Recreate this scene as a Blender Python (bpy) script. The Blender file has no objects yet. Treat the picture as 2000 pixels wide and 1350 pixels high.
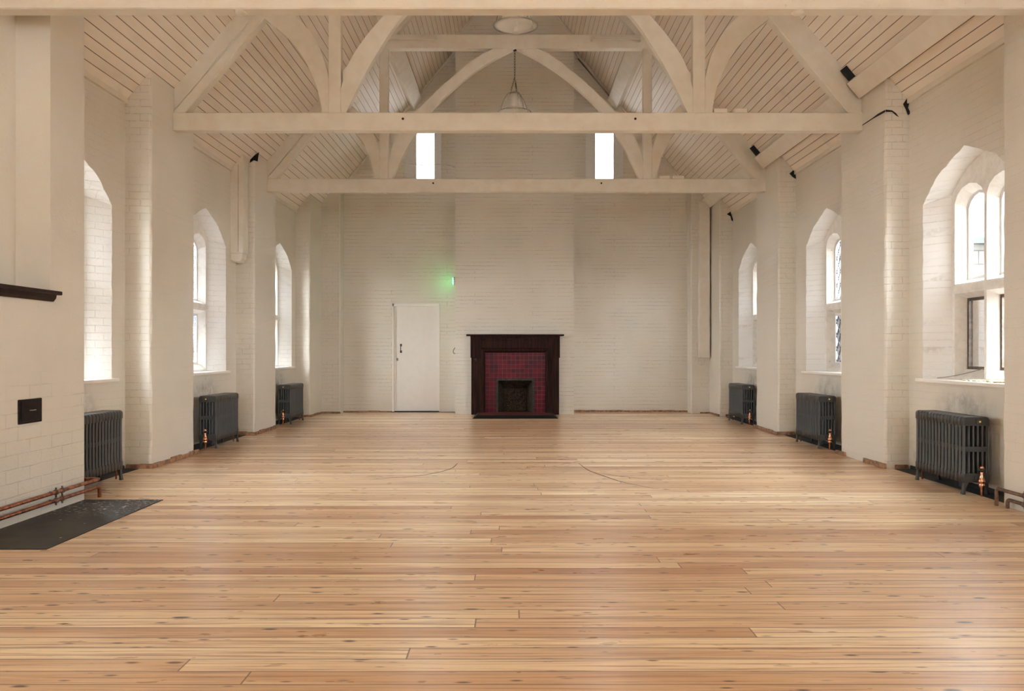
import bpy, bmesh, math, random
from mathutils import Vector, Matrix
random.seed(7)
C = bpy.context.scene.collection
SC = bpy.context.scene
PI = math.pi

# ------------------------------------------------------------------ camera, light, exposure
cam_d = bpy.data.cameras.new('camera'); cam = bpy.data.objects.new('camera', cam_d); C.objects.link(cam)
cam.location = (0, 0, 1.25); cam.rotation_euler = (PI/2, 0, 0)
cam_d.sensor_width = 36; cam_d.lens = 36*1650/2000
cam_d.shift_x = -1/2000; cam_d.shift_y = 12/2000
cam_d.clip_start = 0.05; cam_d.clip_end = 200
SC.camera = cam
SC.view_settings.view_transform = 'Standard'; SC.view_settings.look = 'None'
SC.view_settings.gamma = 1; SC.view_settings.use_curve_mapping = False
SC.view_settings.exposure = 0.17

world = bpy.data.worlds.new('overcast_sky'); SC.world = world; world.use_nodes = True
wn = world.node_tree.nodes; wl = world.node_tree.links
bg = wn['Background']
bg.inputs['Color'].default_value = (0.92, 0.965, 1.0, 1)
bg.inputs['Strength'].default_value = 39.0

cy = SC.cycles
cy.use_denoising = True
cy.max_bounces = 10; cy.diffuse_bounces = 7; cy.glossy_bounces = 4; cy.transmission_bounces = 6
cy.transparent_max_bounces = 12
cy.sample_clamp_indirect = 20; cy.sample_clamp_direct = 9.0
cy.caustics_reflective = False; cy.caustics_refractive = False

# ------------------------------------------------------------------ room measurements (metres)
XR, XL = 4.25, -4.15            # side wall faces
PR, PL = 3.99, -3.87            # pier faces
YB = 17.45                      # back wall face
YF = -9.0                       # rear wall, behind the camera
YC = 16.85                      # fireplace breast face
CX = 0.05                       # centre line of the roof
def roof(x): return 3.95 + 1.2*(4.18-abs(x-CX))
WIN_Y = (7.95, 11.43, 15.08)
REAR_Y = ()

def portal(x, y, z, sx, sz, rot):
    ld = bpy.data.lights.new('daylight_portal', 'AREA'); ld.shape = 'RECTANGLE'
    ld.size = sx; ld.size_y = sz; ld.cycles.is_portal = True
    o = bpy.data.objects.new('daylight_portal', ld); C.objects.link(o)
    o.location = (x, y, z); o.rotation_euler = rot
for yy in WIN_Y + REAR_Y:
    portal(XR+.40, yy, 2.0, 1.2, 2.2, (PI/2, 0, PI/2))
    portal(XL-.40, yy, 2.0, 1.2, 2.2, (PI/2, 0, -PI/2))
portal(CX, YF-.1, 3.45, 3.6, 4.1, (-PI/2, 0, 0))  # sky light through the added, unseen rear window
portal(-1.83, YB+.45, 5.4, .6, 1.6, (-PI/2, 0, PI)); portal(1.93, YB+.45, 5.4, .6, 1.6, (-PI/2, 0, PI))

# ------------------------------------------------------------------ material helpers
class NT:
    def __init__(s, name):
        s.m = bpy.data.materials.new(name); s.m.use_nodes = True
        s.t = s.m.node_tree; s.n = s.t.nodes; s.l = s.t.links
        s.b = s.n['Principled BSDF']; s.out = s.n['Material Output']
    def new(s, typ, **kw):
        x = s.n.new(typ)
        for k, v in kw.items(): setattr(x, k, v)
        return x
    def set(s, sock, v):
        if isinstance(v, bpy.types.NodeSocket): s.l.new(v, sock)
        elif v is not None: sock.default_value = v
    def math(s, op, a, b=None, c=None, clamp=False):
        x = s.new('ShaderNodeMath', operation=op, use_clamp=clamp)
        s.set(x.inputs[0], a)
        if b is not None: s.set(x.inputs[1], b)
        if c is not None: s.set(x.inputs[2], c)
        return x.outputs[0]
    def pos(s):
        g = s.new('ShaderNodeNewGeometry')
        sp = s.new('ShaderNodeSeparateXYZ'); s.l.new(g.outputs['Position'], sp.inputs[0])
        return sp.outputs
    def vec(s, x, y, z):
        c = s.new('ShaderNodeCombineXYZ')
        for i, v in enumerate((x, y, z)): s.set(c.inputs[i], v)
        return c.outputs[0]
    def noise(s, v, scale, detail=4, rough=.55, col=False):
        x = s.new('ShaderNodeTexNoise'); s.set(x.inputs['Vector'], v)
        x.inputs['Scale'].default_value = scale; x.inputs['Detail'].default_value = detail
        x.inputs['Roughness'].default_value = rough
        return x.outputs['Color' if col else 'Fac']
    def ramp(s, fac, stops):
        x = s.new('ShaderNodeValToRGB'); s.set(x.inputs[0], fac)
        e = x.color_ramp.elements
        while len(e) > 1: e.remove(e[-1])
        e[0].position = stops[0][0]; e[0].color = (*stops[0][1], 1)
        for p, c in stops[1:]:
            q = e.new(p); q.color = (*c, 1)
        return x.outputs[0]
    def step(s, v, a, b):         # smooth 0..1 between a and b
        x = s.new('ShaderNodeMapRange', interpolation_type='SMOOTHSTEP')
        s.set(x.inputs[0], v); x.inputs[1].default_value = a; x.inputs[2].default_value = b
        return x.outputs[0]
    def mix(s, f, a, b, mode='MIX'):
        x = s.new('ShaderNodeMix', data_type='RGBA', blend_type=mode)
        s.set(x.inputs[0], f); s.set(x.inputs[6], a if not isinstance(a, tuple) else (*a, 1))
        s.set(x.inputs[7], b if not isinstance(b, tuple) else (*b, 1))
        return x.outputs[2]
    def bump(s, h, strength=.4, dist=.01, prev=None):
        x = s.new('ShaderNodeBump'); x.inputs['Strength'].default_value = strength
        x.inputs['Distance'].default_value = dist; s.set(x.inputs['Height'], h)
        if prev is not None: s.l.new(prev, x.inputs['Normal'])
        return x.outputs[0]

def plain(name, col, rough=.6, metal=0, bump=0, scale=40, var=.0, spec=.5):
    m = NT(name); m.b.inputs['Specular IOR Level'].default_value = spec; m.b.inputs['Roughness'].default_value = rough; m.b.inputs['Metallic'].default_value = metal
    g = m.new('ShaderNodeTexCoord').outputs['Object']
    n = m.noise(g, scale, 3)
    c2 = tuple(max(0, c*(1-var)) for c in col)
    m.l.new(m.mix(m.step(n, .35, .7), col, c2), m.b.inputs['Base Color'])
    if bump: m.l.new(m.bump(n, bump, .004), m.b.inputs['Normal'])
    return m.m

PAINT = (0.68, 0.64, 0.565)
def brick_paint(name, line=.35, bumpy=.5, soot=None, col=PAINT, course=.076, length=.23, low=None, sideways=False):
    m = NT(name); x, y, z = m.pos()
    u = m.math('ADD', x, y)
    g = m.new('ShaderNodeNewGeometry').outputs['Position']
    wob = m.noise(g, 3.0, 2)
    zz = m.math('ADD', z, m.math('MULTIPLY', m.math('SUBTRACT', wob, .5), .018))
    bt = m.new('ShaderNodeTexBrick'); bt.offset = .5
    m.l.new(m.vec(u, zz, 0), bt.inputs['Vector'])
    bt.inputs['Scale'].default_value = 1.0
    bt.inputs['Mortar Size'].default_value = .0055; bt.inputs['Mortar Smooth'].default_value = .6
    bt.inputs['Brick Width'].default_value = length; bt.inputs['Row Height'].default_value = course
    mort = bt.outputs['Fac']
    if sideways:
        nn = m.new('ShaderNodeSeparateXYZ'); m.l.new(m.new('ShaderNodeNewGeometry').outputs['True Normal'], nn.inputs[0])
        mort = m.math('MULTIPLY', mort, m.math('ADD', .2, m.math('MULTIPLY', m.step(m.math('ABSOLUTE', nn.outputs[1]), .3, .7), .8)))
    if low: mort = m.math('MULTIPLY', mort, m.math('SUBTRACT', 1, m.step(m.math('ADD', z, m.math('MULTIPLY', wob, .8)), low-.2, low+.5)))
    # the horizontal bed joint shows more than the upright ones, and only in places
    patch = m.step(m.noise(m.vec(m.math('MULTIPLY', u, .6), m.math('MULTIPLY', z, 1.5), 0), 2.2, 5), .38, .66)
    fine = m.noise(g, 26, 5, .6)
    rough = m.noise(g, 70, 3, .6)
    big = m.noise(g, .9, 3)
    lum = m.mix(m.step(big, .3, .75), col, (col[0]*.94, col[1]*.925, col[2]*.895))
    dark = m.math('MULTIPLY', m.math('MULTIPLY', mort, patch), m.step(fine, .32, .6))
    c = m.mix(m.math('MULTIPLY', dark, line), lum, (.30, .235, .17))
    pits = m.step(m.noise(g, 55, 2, .5), .70, .76)
    c = m.mix(m.math('MULTIPLY', pits, .35), c, (.35, .27, .2))
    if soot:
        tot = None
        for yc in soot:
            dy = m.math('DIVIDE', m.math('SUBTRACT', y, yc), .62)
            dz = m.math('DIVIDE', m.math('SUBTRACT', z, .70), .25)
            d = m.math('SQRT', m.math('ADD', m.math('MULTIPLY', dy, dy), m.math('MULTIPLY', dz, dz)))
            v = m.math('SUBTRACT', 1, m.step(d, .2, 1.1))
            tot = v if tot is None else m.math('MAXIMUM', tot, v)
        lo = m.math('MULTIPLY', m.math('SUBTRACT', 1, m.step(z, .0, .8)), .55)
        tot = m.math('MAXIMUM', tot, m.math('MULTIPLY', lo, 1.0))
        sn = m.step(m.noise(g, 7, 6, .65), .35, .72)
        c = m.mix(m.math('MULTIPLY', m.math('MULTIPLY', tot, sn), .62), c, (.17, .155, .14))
    m.l.new(c, m.b.inputs['Base Color'])
    m.b.inputs['Roughness'].default_value = .55
    h = m.math('SUBTRACT', m.math('ADD', m.math('MULTIPLY', fine, .6), m.math('MULTIPLY', rough, .35)),
               m.math('MULTIPLY', mort, m.math('ADD', .35, m.math('MULTIPLY', patch, .5))))
    m.l.new(m.bump(h, bumpy, .012), m.b.inputs['Normal'])
    return m.m

M = {}
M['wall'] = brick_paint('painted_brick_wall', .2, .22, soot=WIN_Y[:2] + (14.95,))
M['pier'] = brick_paint('painted_brick_pier', .45, .45, sideways=True)
M['breast'] = brick_paint('painted_brick_breast', .75, .35, length=2.3)
M['near'] = brick_paint('painted_block_near', .45, .4, course=.10, length=.30, low=1.2)
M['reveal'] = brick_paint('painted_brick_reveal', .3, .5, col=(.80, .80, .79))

def wood_paint(name, col, dirt=.25):
    m = NT(name); g = m.new('ShaderNodeTexCoord').outputs['Object']
    sp = m.new('ShaderNodeSeparateXYZ'); m.l.new(g, sp.inputs[0])
    n = m.noise(g, 6, 5); f = m.noise(g, 60, 3, .6)
    c = m.mix(m.step(n, .3, .75), col, (col[0]*.93, col[1]*.90, col[2]*.86))
    spots = m.step(m.noise(g, 22, 2), .73, .80)
    c = m.mix(m.math('MULTIPLY', spots, dirt), c, (.22, .12, .07))
    m.l.new(c, m.b.inputs['Base Color']); m.b.inputs['Roughness'].default_value = .5
    m.l.new(m.bump(m.math('ADD', n, m.math('MULTIPLY', f, .3)), .3, .006), m.b.inputs['Normal'])
    return m.m
M['beam'] = wood_paint('painted_beam_timber', (.70, .655, .565))
M['beam_white'] = wood_paint('painted_white_boxing', (.73, .68, .60), .1)
M['sill'] = wood_paint('painted_sill', (.86, .83, .78), .2)

def board_ceiling():
    m = NT('painted_ceiling_boards'); x, y, z = m.pos()
    t = m.math('DIVIDE', m.math('ABSOLUTE', m.math('SUBTRACT', x, CX)), .6402*.102)
    fr = m.math('FRACT', t); row = m.math('FLOOR', t)
    d = m.math('ABSOLUTE', m.math('SUBTRACT', fr, .5))          # .5 at the joint
    joint = m.step(d, .452, .482)
    wn_ = m.new('ShaderNodeTexWhiteNoise', noise_dimensions='1D'); m.l.new(row, wn_.inputs['W'])
    g = m.vec(m.math('MULTIPLY', t, .35), m.math('MULTIPLY', y, .6), m.math('MULTIPLY', wn_.outputs['Value'], 9))
    n = m.noise(g, 2.5, 5)
    c = m.mix(wn_.outputs['Value'], (.79, .715, .62), (.75, .665, .565))
    c = m.mix(m.math('MULTIPLY', m.step(n, .4, .75), .35), c, (.64, .51, .41))
    jn = m.step(m.noise(m.vec(row, m.math('MULTIPLY', y, .8), 0), 1.7, 3), .25, .55)
    c = m.mix(m.math('MULTIPLY', joint, m.math('ADD', .62, m.math('MULTIPLY', jn, .33))), c, (.10, .055, .03))
    stain = m.math('MULTIPLY', m.step(m.noise(m.vec(x, y, z), 1.3, 4), .62, .72), .25)
    c = m.mix(stain, c, (.42, .33, .26))
    m.l.new(c, m.b.inputs['Base Color']); m.b.inputs['Roughness'].default_value = .5
    h = m.math('SUBTRACT', m.math('MULTIPLY', n, .3), joint)
    m.l.new(m.bump(h, .6, .01), m.b.inputs['Normal'])
    return m.m
M['ceiling'] = board_ceiling()

def floor_mat():
    m = NT('sanded_pine_floorboards'); x, y, z = m.pos()
    W, L = .131, 5.2
    t = m.math('DIVIDE', m.math('SUBTRACT', y, 3.302), W)
    row = m.math('FLOOR', t); fr = m.math('FRACT', t)
    r1 = m.new('ShaderNodeTexWhiteNoise', noise_dimensions='1D'); m.l.new(row, r1.inputs['W'])
    xs = m.math('ADD', m.math('DIVIDE', x, L), m.math('MULTIPLY', r1.outputs['Value'], 7.3))
    col = m.math('FLOOR', xs); fx = m.math('FRACT', xs)
    r2 = m.new('ShaderNodeTexWhiteNoise', noise_dimensions='2D'); m.l.new(m.vec(row, col, 0), r2.inputs['Vector'])
    rv = r2.outputs['Value']; rc = m.new('ShaderNodeSeparateColor'); m.l.new(r2.outputs['Color'], rc.inputs[0])
    off = m.math('MULTIPLY', rv, 37)
    # long grain, blotches, dark streaks
    gv = m.vec(m.math('MULTIPLY', x, .55), m.math('ADD', m.math('MULTIPLY', y, 20), off), off)
    grain = m.noise(gv, 2.4, 6, .62)
    gv2 = m.vec(m.math('MULTIPLY', x, .42), m.math('ADD', m.math('MULTIPLY', y, 5.5), off), off)
    blot = m.noise(gv2, 1.6, 4, .55)
    base = m.ramp(rv, [(0, (.47, .25, .125)), (.22, (.60, .375, .20)), (.5, (.71, .49, .285)), (.8, (.80, .605, .375)), (1, (.92, .77, .53))])
    c = m.mix(m.math('MULTIPLY', m.step(grain, .45, .68), .8), base, (.36, .165, .075))
    c = m.mix(m.math('MULTIPLY', m.step(blot, .55, .76), .55), c, (.36, .18, .09))
    c = m.mix(m.math('MULTIPLY', m.math('SUBTRACT', 1, m.step(blot, .28, .45)), .5), c, (.95, .78, .56))
    # broad worn areas
    big = m.noise(m.vec(m.math('MULTIPLY', x, .5), y, 0), .55, 3)
    c = m.mix(m.math('MULTIPLY', m.step(big, .45, .7), .28), c, (.55, .30, .17))
    # knots and nail holes
    vo = m.new('ShaderNodeTexVoronoi'); vo.inputs['Scale'].default_value = 1.0
    m.l.new(m.vec(m.math('MULTIPLY', x, 3.3), m.math('MULTIPLY', y, 9.5), off), vo.inputs['Vector'])
    kn = m.math('SUBTRACT', 1, m.step(m.math('ADD', vo.outputs['Distance'], m.math('MULTIPLY', m.math('SUBTRACT', grain, .5), .25)), .05, .15))
    kr = m.new('ShaderNodeSeparateColor'); m.l.new(vo.outputs['Color'], kr.inputs[0])
    kn = m.math('MULTIPLY', kn, m.step(kr.outputs[0], .15, .4))
    c = m.mix(m.math('MULTIPLY', kn, .95), c, (.045, .02, .01))
    fn = m.noise(m.vec(m.math('MULTIPLY', x, 2.2), m.math('MULTIPLY', y, 36), off), 2.2, 4, .7)
    c = m.mix(m.math('MULTIPLY', m.step(fn, .60, .74), .6), c, (.16, .08, .05))
    v2 = m.new('ShaderNodeTexVoronoi'); v2.inputs['Scale'].default_value = 1.0
    m.l.new(m.vec(m.math('MULTIPLY', x, 5.5), m.math('MULTIPLY', y, 19), m.math('ADD', off, 5)), v2.inputs['Vector'])
    k2 = m.new('ShaderNodeSeparateColor'); m.l.new(v2.outputs['Color'], k2.inputs[0])
    sp2 = m.math('MULTIPLY', m.math('SUBTRACT', 1, m.step(v2.outputs['Distance'], .06, .20)), m.step(k2.outputs[1], .45, .6))
    c = m.mix(m.math('MULTIPLY', sp2, .9), c, (.07, .03, .015))
    red = m.step(m.noise(m.vec(m.math('MULTIPLY', x, .7), m.math('ADD', m.math('MULTIPLY', y, 9), off), off), 1.3, 5, .6), .54, .72)
    c = m.mix(m.math('MULTIPLY', red, .5), c, (.45, .20, .10))
    # joints
    d = m.math('ABSOLUTE', m.math('SUBTRACT', fr, .5))
    gapn = m.step(m.noise(m.vec(m.math('MULTIPLY', x, .7), row, 0), 1.6, 4), .3, .62)
    gap = m.math('MULTIPLY', m.step(d, .455, .482), m.math('ADD', .5, m.math('MULTIPLY', gapn, .5)))
    dx = m.math('ABSOLUTE', m.math('SUBTRACT', fx, .5))
    but = m.step(dx, .4991, .4996)
    gap = m.math('MAXIMUM', gap, m.math('MULTIPLY', but, .85))
    c = m.mix(m.math('MULTIPLY', gap, .92), c, (.10, .045, .02))
    m.l.new(c, m.b.inputs['Base Color'])
    rn = m.noise(m.vec(m.math('MULTIPLY', x, 2), m.math('MULTIPLY', y, 6), 0), 2, 4)
    m.l.new(m.math('ADD', .22, m.math('MULTIPLY', rn, .16)), m.b.inputs['Roughness'])
    m.b.inputs['Specular IOR Level'].default_value = .5
    # each board slightly cupped and a little tilted, gaps sunk
    cup = m.math('MULTIPLY', m.math('MULTIPLY', d, d), m.math('ADD', .8, rc.outputs[1]))
    h = m.math('ADD', m.math('MULTIPLY', cup, -1.2), m.math('MULTIPLY', m.math('MULTIPLY', fr, m.math('SUBTRACT', rc.outputs[0], .5)), .9))
    h = m.math('SUBTRACT', m.math('ADD', h, m.math('MULTIPLY', grain, .25)), m.math('MULTIPLY', gap, .6))
    m.l.new(m.bump(h, .14, .006), m.b.inputs['Normal'])
    return m.m
M['floor'] = floor_mat()

M['void'] = plain('dark_subfloor_gap_shade', (.02, .018, .016), .9)  # subfloor boards, also the black strips that paint gap shade
M['gap'] = plain('black_gap', (.008, .007, .006), .95)
M['skirt'] = plain('broken_bare_skirting', (.36, .19, .10), .7, 0, .6, 18, .6)
M['slate'] = None
def slate():
    m = NT('dark_hearth_slab'); g = m.new('ShaderNodeNewGeometry').outputs['Position']; x, y, z = m.pos()
    n = m.noise(g, 4, 5)
    c = m.mix(m.step(n, .3, .7), (.026, .024, .020), (.050, .045, .037))
    sp = m.math('MULTIPLY', m.step(m.noise(g, 30, 4, .6), .55, .66), m.step(y, 6.2, 6.8))
    c = m.mix(m.math('MULTIPLY', sp, .55), c, (.75, .73, .7))
    few = m.step(m.noise(g, 13, 2), .745, .76)
    c = m.mix(m.math('MULTIPLY', few, .8), c, (.7, .68, .65))
    m.l.new(c, m.b.inputs['Base Color']); m.b.inputs['Roughness'].default_value = .55; m.b.inputs['Specular IOR Level'].default_value = .2
    m.l.new(m.bump(n, .3, .01), m.b.inputs['Normal']); return m.m
M['slate'] = slate()
M['iron'] = plain('radiator_grey_enamel', (.036, .034, .032), .42, 0, .04, 60, .1, .55)
M['copper'] = plain('polished_copper', (.80, .36, .22), .22, 1, .1, 30, .25)
M['pipe'] = plain('tarnished_copper_pipe', (.50, .20, .12), .35, 1, .3, 25, .65)
M['pipe_dark'] = plain('browned_copper_pipe', (.22, .13, .09), .5, .6, .3, 25, .5)
M['brass'] = plain('brass', (.75, .55, .2), .3, 1)
M['black'] = plain('black_metal', (.015, .014, .014), .4, .3)
M['black_plastic'] = plain('black_ring', (.01, .01, .01), .3)
M['steel'] = plain('aged_steel', (.33, .29, .24), .45, .7, .1, 40, .3)
M['door'] = plain('door_paint', (.80, .765, .72), .4, 0, .04, 8, .03)
M['frame_stone'] = None
def frame_stone():
    m = NT('painted_stone_frame'); g = m.new('ShaderNodeNewGeometry').outputs['Position']
    n = m.noise(g, 9, 5, .65); f = m.noise(g, 45, 4, .6)
    c = m.mix(m.step(n, .35, .7), (.80, .775, .73), (.70, .665, .61))
    c = m.mix(m.math('MULTIPLY', m.step(n, .66, .72), .7), c, (.38, .31, .25))
    c = m.mix(m.math('MULTIPLY', m.step(f, .70, .76), .4), c, (.25, .2, .16))
    m.l.new(c, m.b.inputs['Base Color']); m.b.inputs['Roughness'].default_value = .65
    m.l.new(m.bump(m.math('ADD', n, m.math('MULTIPLY', f, .4)), .45, .01), m.b.inputs['Normal']); return m.m
M['frame_stone'] = frame_stone()
M['casement_rust'] = plain('weathered_casement', (.12, .085, .06), .7, 0, .5, 30, .6)
M['casement_white'] = plain('white_casement', (.75, .74, .72), .5)
M['lead'] = plain('lead_came', (.045, .042, .05), .5, .4)

def glass(name, mott=False, tint=(.95, .97, .98)):
    m = NT(name)
    tr = m.new('ShaderNodeBsdfTransparent'); gl = m.new('ShaderNodeBsdfGlossy'); gl.inputs['Roughness'].default_value = .03
    tr.inputs[0].default_value = (*tint, 1)
    fr = m.new('ShaderNodeFresnel'); fr.inputs[0].default_value = 1.45
    mx = m.new('ShaderNodeMixShader'); m.l.new(fr.outputs[0], mx.inputs[0])
    m.l.new(tr.outputs[0], mx.inputs[1]); m.l.new(gl.outputs[0], mx.inputs[2])
    res = mx.outputs[0]
    if mott:
        g = m.new('ShaderNodeNewGeometry').outputs['Position']
        vo = m.noise(g, 38, 3, .6)
        n = m.noise(g, 2.2, 3)
        tl = m.new('ShaderNodeBsdfTranslucent'); tl.inputs[0].default_value = (.028, .034, .050, 1)
        m2 = m.new('ShaderNodeMixShader')
        m.l.new(m.step(m.math('ADD', vo, m.math('MULTIPLY', m.math('SUBTRACT', n, .5), .3)), .44, .48), m2.inputs[0])
        m.l.new(res, m2.inputs[1]); m.l.new(tl.outputs[0], m2.inputs[2]); res = m2.outputs[0]
    m.l.new(res, m.out.inputs[0]); return m.m
M['glass'] = glass('clear_glass'); M['glass_dimmed'] = glass('light_cutting_glass', False, (.28, .28, .28)); M['glass_mottled'] = glass('obscured_glass', True)  # gable panes tinted grey to cut the daylight they let in
def lamp_glass():
    m = NT('ribbed_lamp_glass')
    tc = m.new('ShaderNodeTexCoord').outputs['Object']; sp = m.new('ShaderNodeSeparateXYZ'); m.l.new(tc, sp.inputs[0])
    ang = m.math('ARCTAN2', sp.outputs[1], sp.outputs[0])
    rib = m.math('ADD', .5, m.math('MULTIPLY', m.math('SINE', m.math('MULTIPLY', ang, 72)), .5))
    m.b.inputs['Base Color'].default_value = (.85, .82, .74, 1); m.b.inputs['Roughness'].default_value = .12
    m.b.inputs['Specular IOR Level'].default_value = .8
    m.l.new(m.bump(rib, .6, .004), m.b.inputs['Normal'])
    tr = m.new('ShaderNodeBsdfTransparent'); mx = m.new('ShaderNodeMixShader')
    m.l.new(m.math('ADD', .22, m.math('MULTIPLY', rib, .35)), mx.inputs[0])
    m.l.new(tr.outputs[0], mx.inputs[1]); m.l.new(m.b.outputs[0], mx.inputs[2]); m.l.new(mx.outputs[0], m.out.inputs[0])
    return m.m
M['lamp_glass'] = lamp_glass()
M['bulb'] = plain('frosted_bulb', (.85, .84, .8), .2)

def mahogany():
    m = NT('dark_mahogany'); g = m.new('ShaderNodeNewGeometry').outputs['Position']; x, y, z = m.pos()
    n = m.noise(m.vec(m.math('MULTIPLY', x, 22), m.math('MULTIPLY', y, 22), m.math('MULTIPLY', z, 1.5)), 1.5, 5)
    c = m.mix(m.step(n, .3, .7), (.009, .0035, .0025), (.034, .012, .008))
    m.l.new(c, m.b.inputs['Base Color']); m.b.inputs['Roughness'].default_value = .5; m.b.inputs['Specular IOR Level'].default_value = .05
    m.l.new(m.bump(n, .15, .003), m.b.inputs['Normal']); return m.m
M['mahog'] = mahogany()
def tiles():
    m = NT('oxblood_glazed_tiles'); x, y, z = m.pos()
    P = .0865
    tx = m.math('DIVIDE', m.math('SUBTRACT', x, .06), P); tz = m.math('DIVIDE', m.math('SUBTRACT', z, .045), P)
    fx = m.math('ABSOLUTE', m.math('SUBTRACT', m.math('FRACT', tx), .5)); fz = m.math('ABSOLUTE', m.math('SUBTRACT', m.math('FRACT', tz), .5))
    e = m.step(m.math('MAXIMUM', fx, fz), .462, .482)
    r = m.new('ShaderNodeTexWhiteNoise', noise_dimensions='2D'); m.l.new(m.vec(m.math('FLOOR', tx), m.math('FLOOR', tz), 0), r.inputs['Vector'])
    c = m.mix(r.outputs['Value'], (.020, .0008, .003), (.115, .0045, .011))
    g = m.new('ShaderNodeNewGeometry').outputs['Position']
    c = m.mix(m.math('MULTIPLY', m.noise(g, 20, 3), .4), c, (.07, .002, .007))
    c = m.mix(m.math('MULTIPLY', e, .9), c, (.33, .075, .085))
    m.l.new(c, m.b.inputs['Base Color']); m.l.new(m.math('ADD', .28, m.math('MULTIPLY', e, .4)), m.b.inputs['Roughness']); m.b.inputs['Specular IOR Level'].default_value = .05
    m.l.new(m.bump(m.math('SUBTRACT', 1, e), .5, .003), m.b.inputs['Normal']); return m.m
M['tiles'] = tiles()
def sooty():
    m = NT('sooty_firebrick'); g = m.new('ShaderNodeNewGeometry').outputs['Position']; x, y, z = m.pos()
    n = m.noise(g, 9, 6, .7); f = m.noise(g, 70, 4, .7)
    c = m.mix(m.step(n, .3, .75), (.008, .005, .004), (.05, .032, .02))
    c = m.mix(m.math('MULTIPLY', m.step(f, .50, .66), .7), c, (.17, .12, .08))
    m.l.new(c, m.b.inputs['Base Color']); m.b.inputs['Roughness'].default_value = .9; m.b.inputs['Specular IOR Level'].default_value = .1
    m.l.new(m.bump(f, .5, .01), m.b.inputs['Normal']); return m.m
M['soot'] = sooty()
M['firebox_metal'] = plain('worn_firebox_trim', (.05, .042, .036), .6, 0, .4, 40, .7, .1)
M['hearth'] = plain('red_brown_hearth_tile', (.10, .032, .026), .5, 0, .1, 30, .3, .12)
M['hearth_rim'] = plain('black_hearth_rim', (.010, .010, .010), .5, spec=.12)
M['plate'] = plain('soot_door_iron', (.016, .010, .008), .6, 0, .4, 30, .5, .15)
M['ledge'] = plain('dark_stained_ledge', (.028, .013, .010), .5, 0, .2, 20, .4, .15)
M['white_plastic'] = plain('yellowed_plastic', (.72, .66, .56), .4)
def emit(name, col, st):
    m = NT(name); m.b.inputs['Base Color'].default_value = (*col, 1)
    m.b.inputs['Emission Color'].default_value = (*col, 1); m.b.inputs['Emission Strength'].default_value = st; return m.m
M['green'] = emit('green_exit_lamp', (.05, 1.0, .25), 14)
M['ext_stone'] = None
def ext_stone():
    m = NT('pale_stone_blocks'); x, y, z = m.pos()
    bt = m.new('ShaderNodeTexBrick'); m.l.new(m.vec(m.math('ADD', x, y), z, 0), bt.inputs['Vector'])
    bt.inputs['Scale'].default_value = 1; bt.inputs['Brick Width'].default_value = .55; bt.inputs['Row Height'].default_value = .225
    bt.inputs['Mortar Size'].default_value = .010
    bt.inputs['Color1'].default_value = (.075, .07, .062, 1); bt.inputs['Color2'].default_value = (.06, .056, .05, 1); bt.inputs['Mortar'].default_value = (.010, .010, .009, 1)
    m.l.new(bt.outputs['Color'], m.b.inputs['Base Color']); m.b.inputs['Roughness'].default_value = .9; return m.m
M['ext_stone'] = ext_stone()
def ext_tile():
    m = NT('grey_roof_tiles'); x, y, z = m.pos()
    bt = m.new('ShaderNodeTexBrick'); m.l.new(m.vec(x, y, 0), bt.inputs['Vector'])
    bt.inputs['Scale'].default_value = 1; bt.inputs['Brick Width'].default_value = .2; bt.inputs['Row Height'].default_value = .16
    bt.inputs['Mortar Size'].default_value = .012
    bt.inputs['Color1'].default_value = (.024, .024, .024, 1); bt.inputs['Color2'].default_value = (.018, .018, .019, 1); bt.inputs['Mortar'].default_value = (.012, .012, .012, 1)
    m.l.new(bt.outputs['Color'], m.b.inputs['Base Color']); m.b.inputs['Roughness'].default_value = .9; return m.m
M['ext_tile'] = ext_tile()
M['gutter'] = plain('grey_gutter', (.012, .016, .018), .8)
M['downpipe'] = plain('teal_grey_downpipe', (.017, .027, .031), .8)
M['ground'] = plain('pale_paving', (.20, .19, .18), .9, 0, .2, 3, .3)
M['debris'] = plain('crumbled_plaster', (.52, .44, .30), .95, 0, .8, 30, .5)

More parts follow.
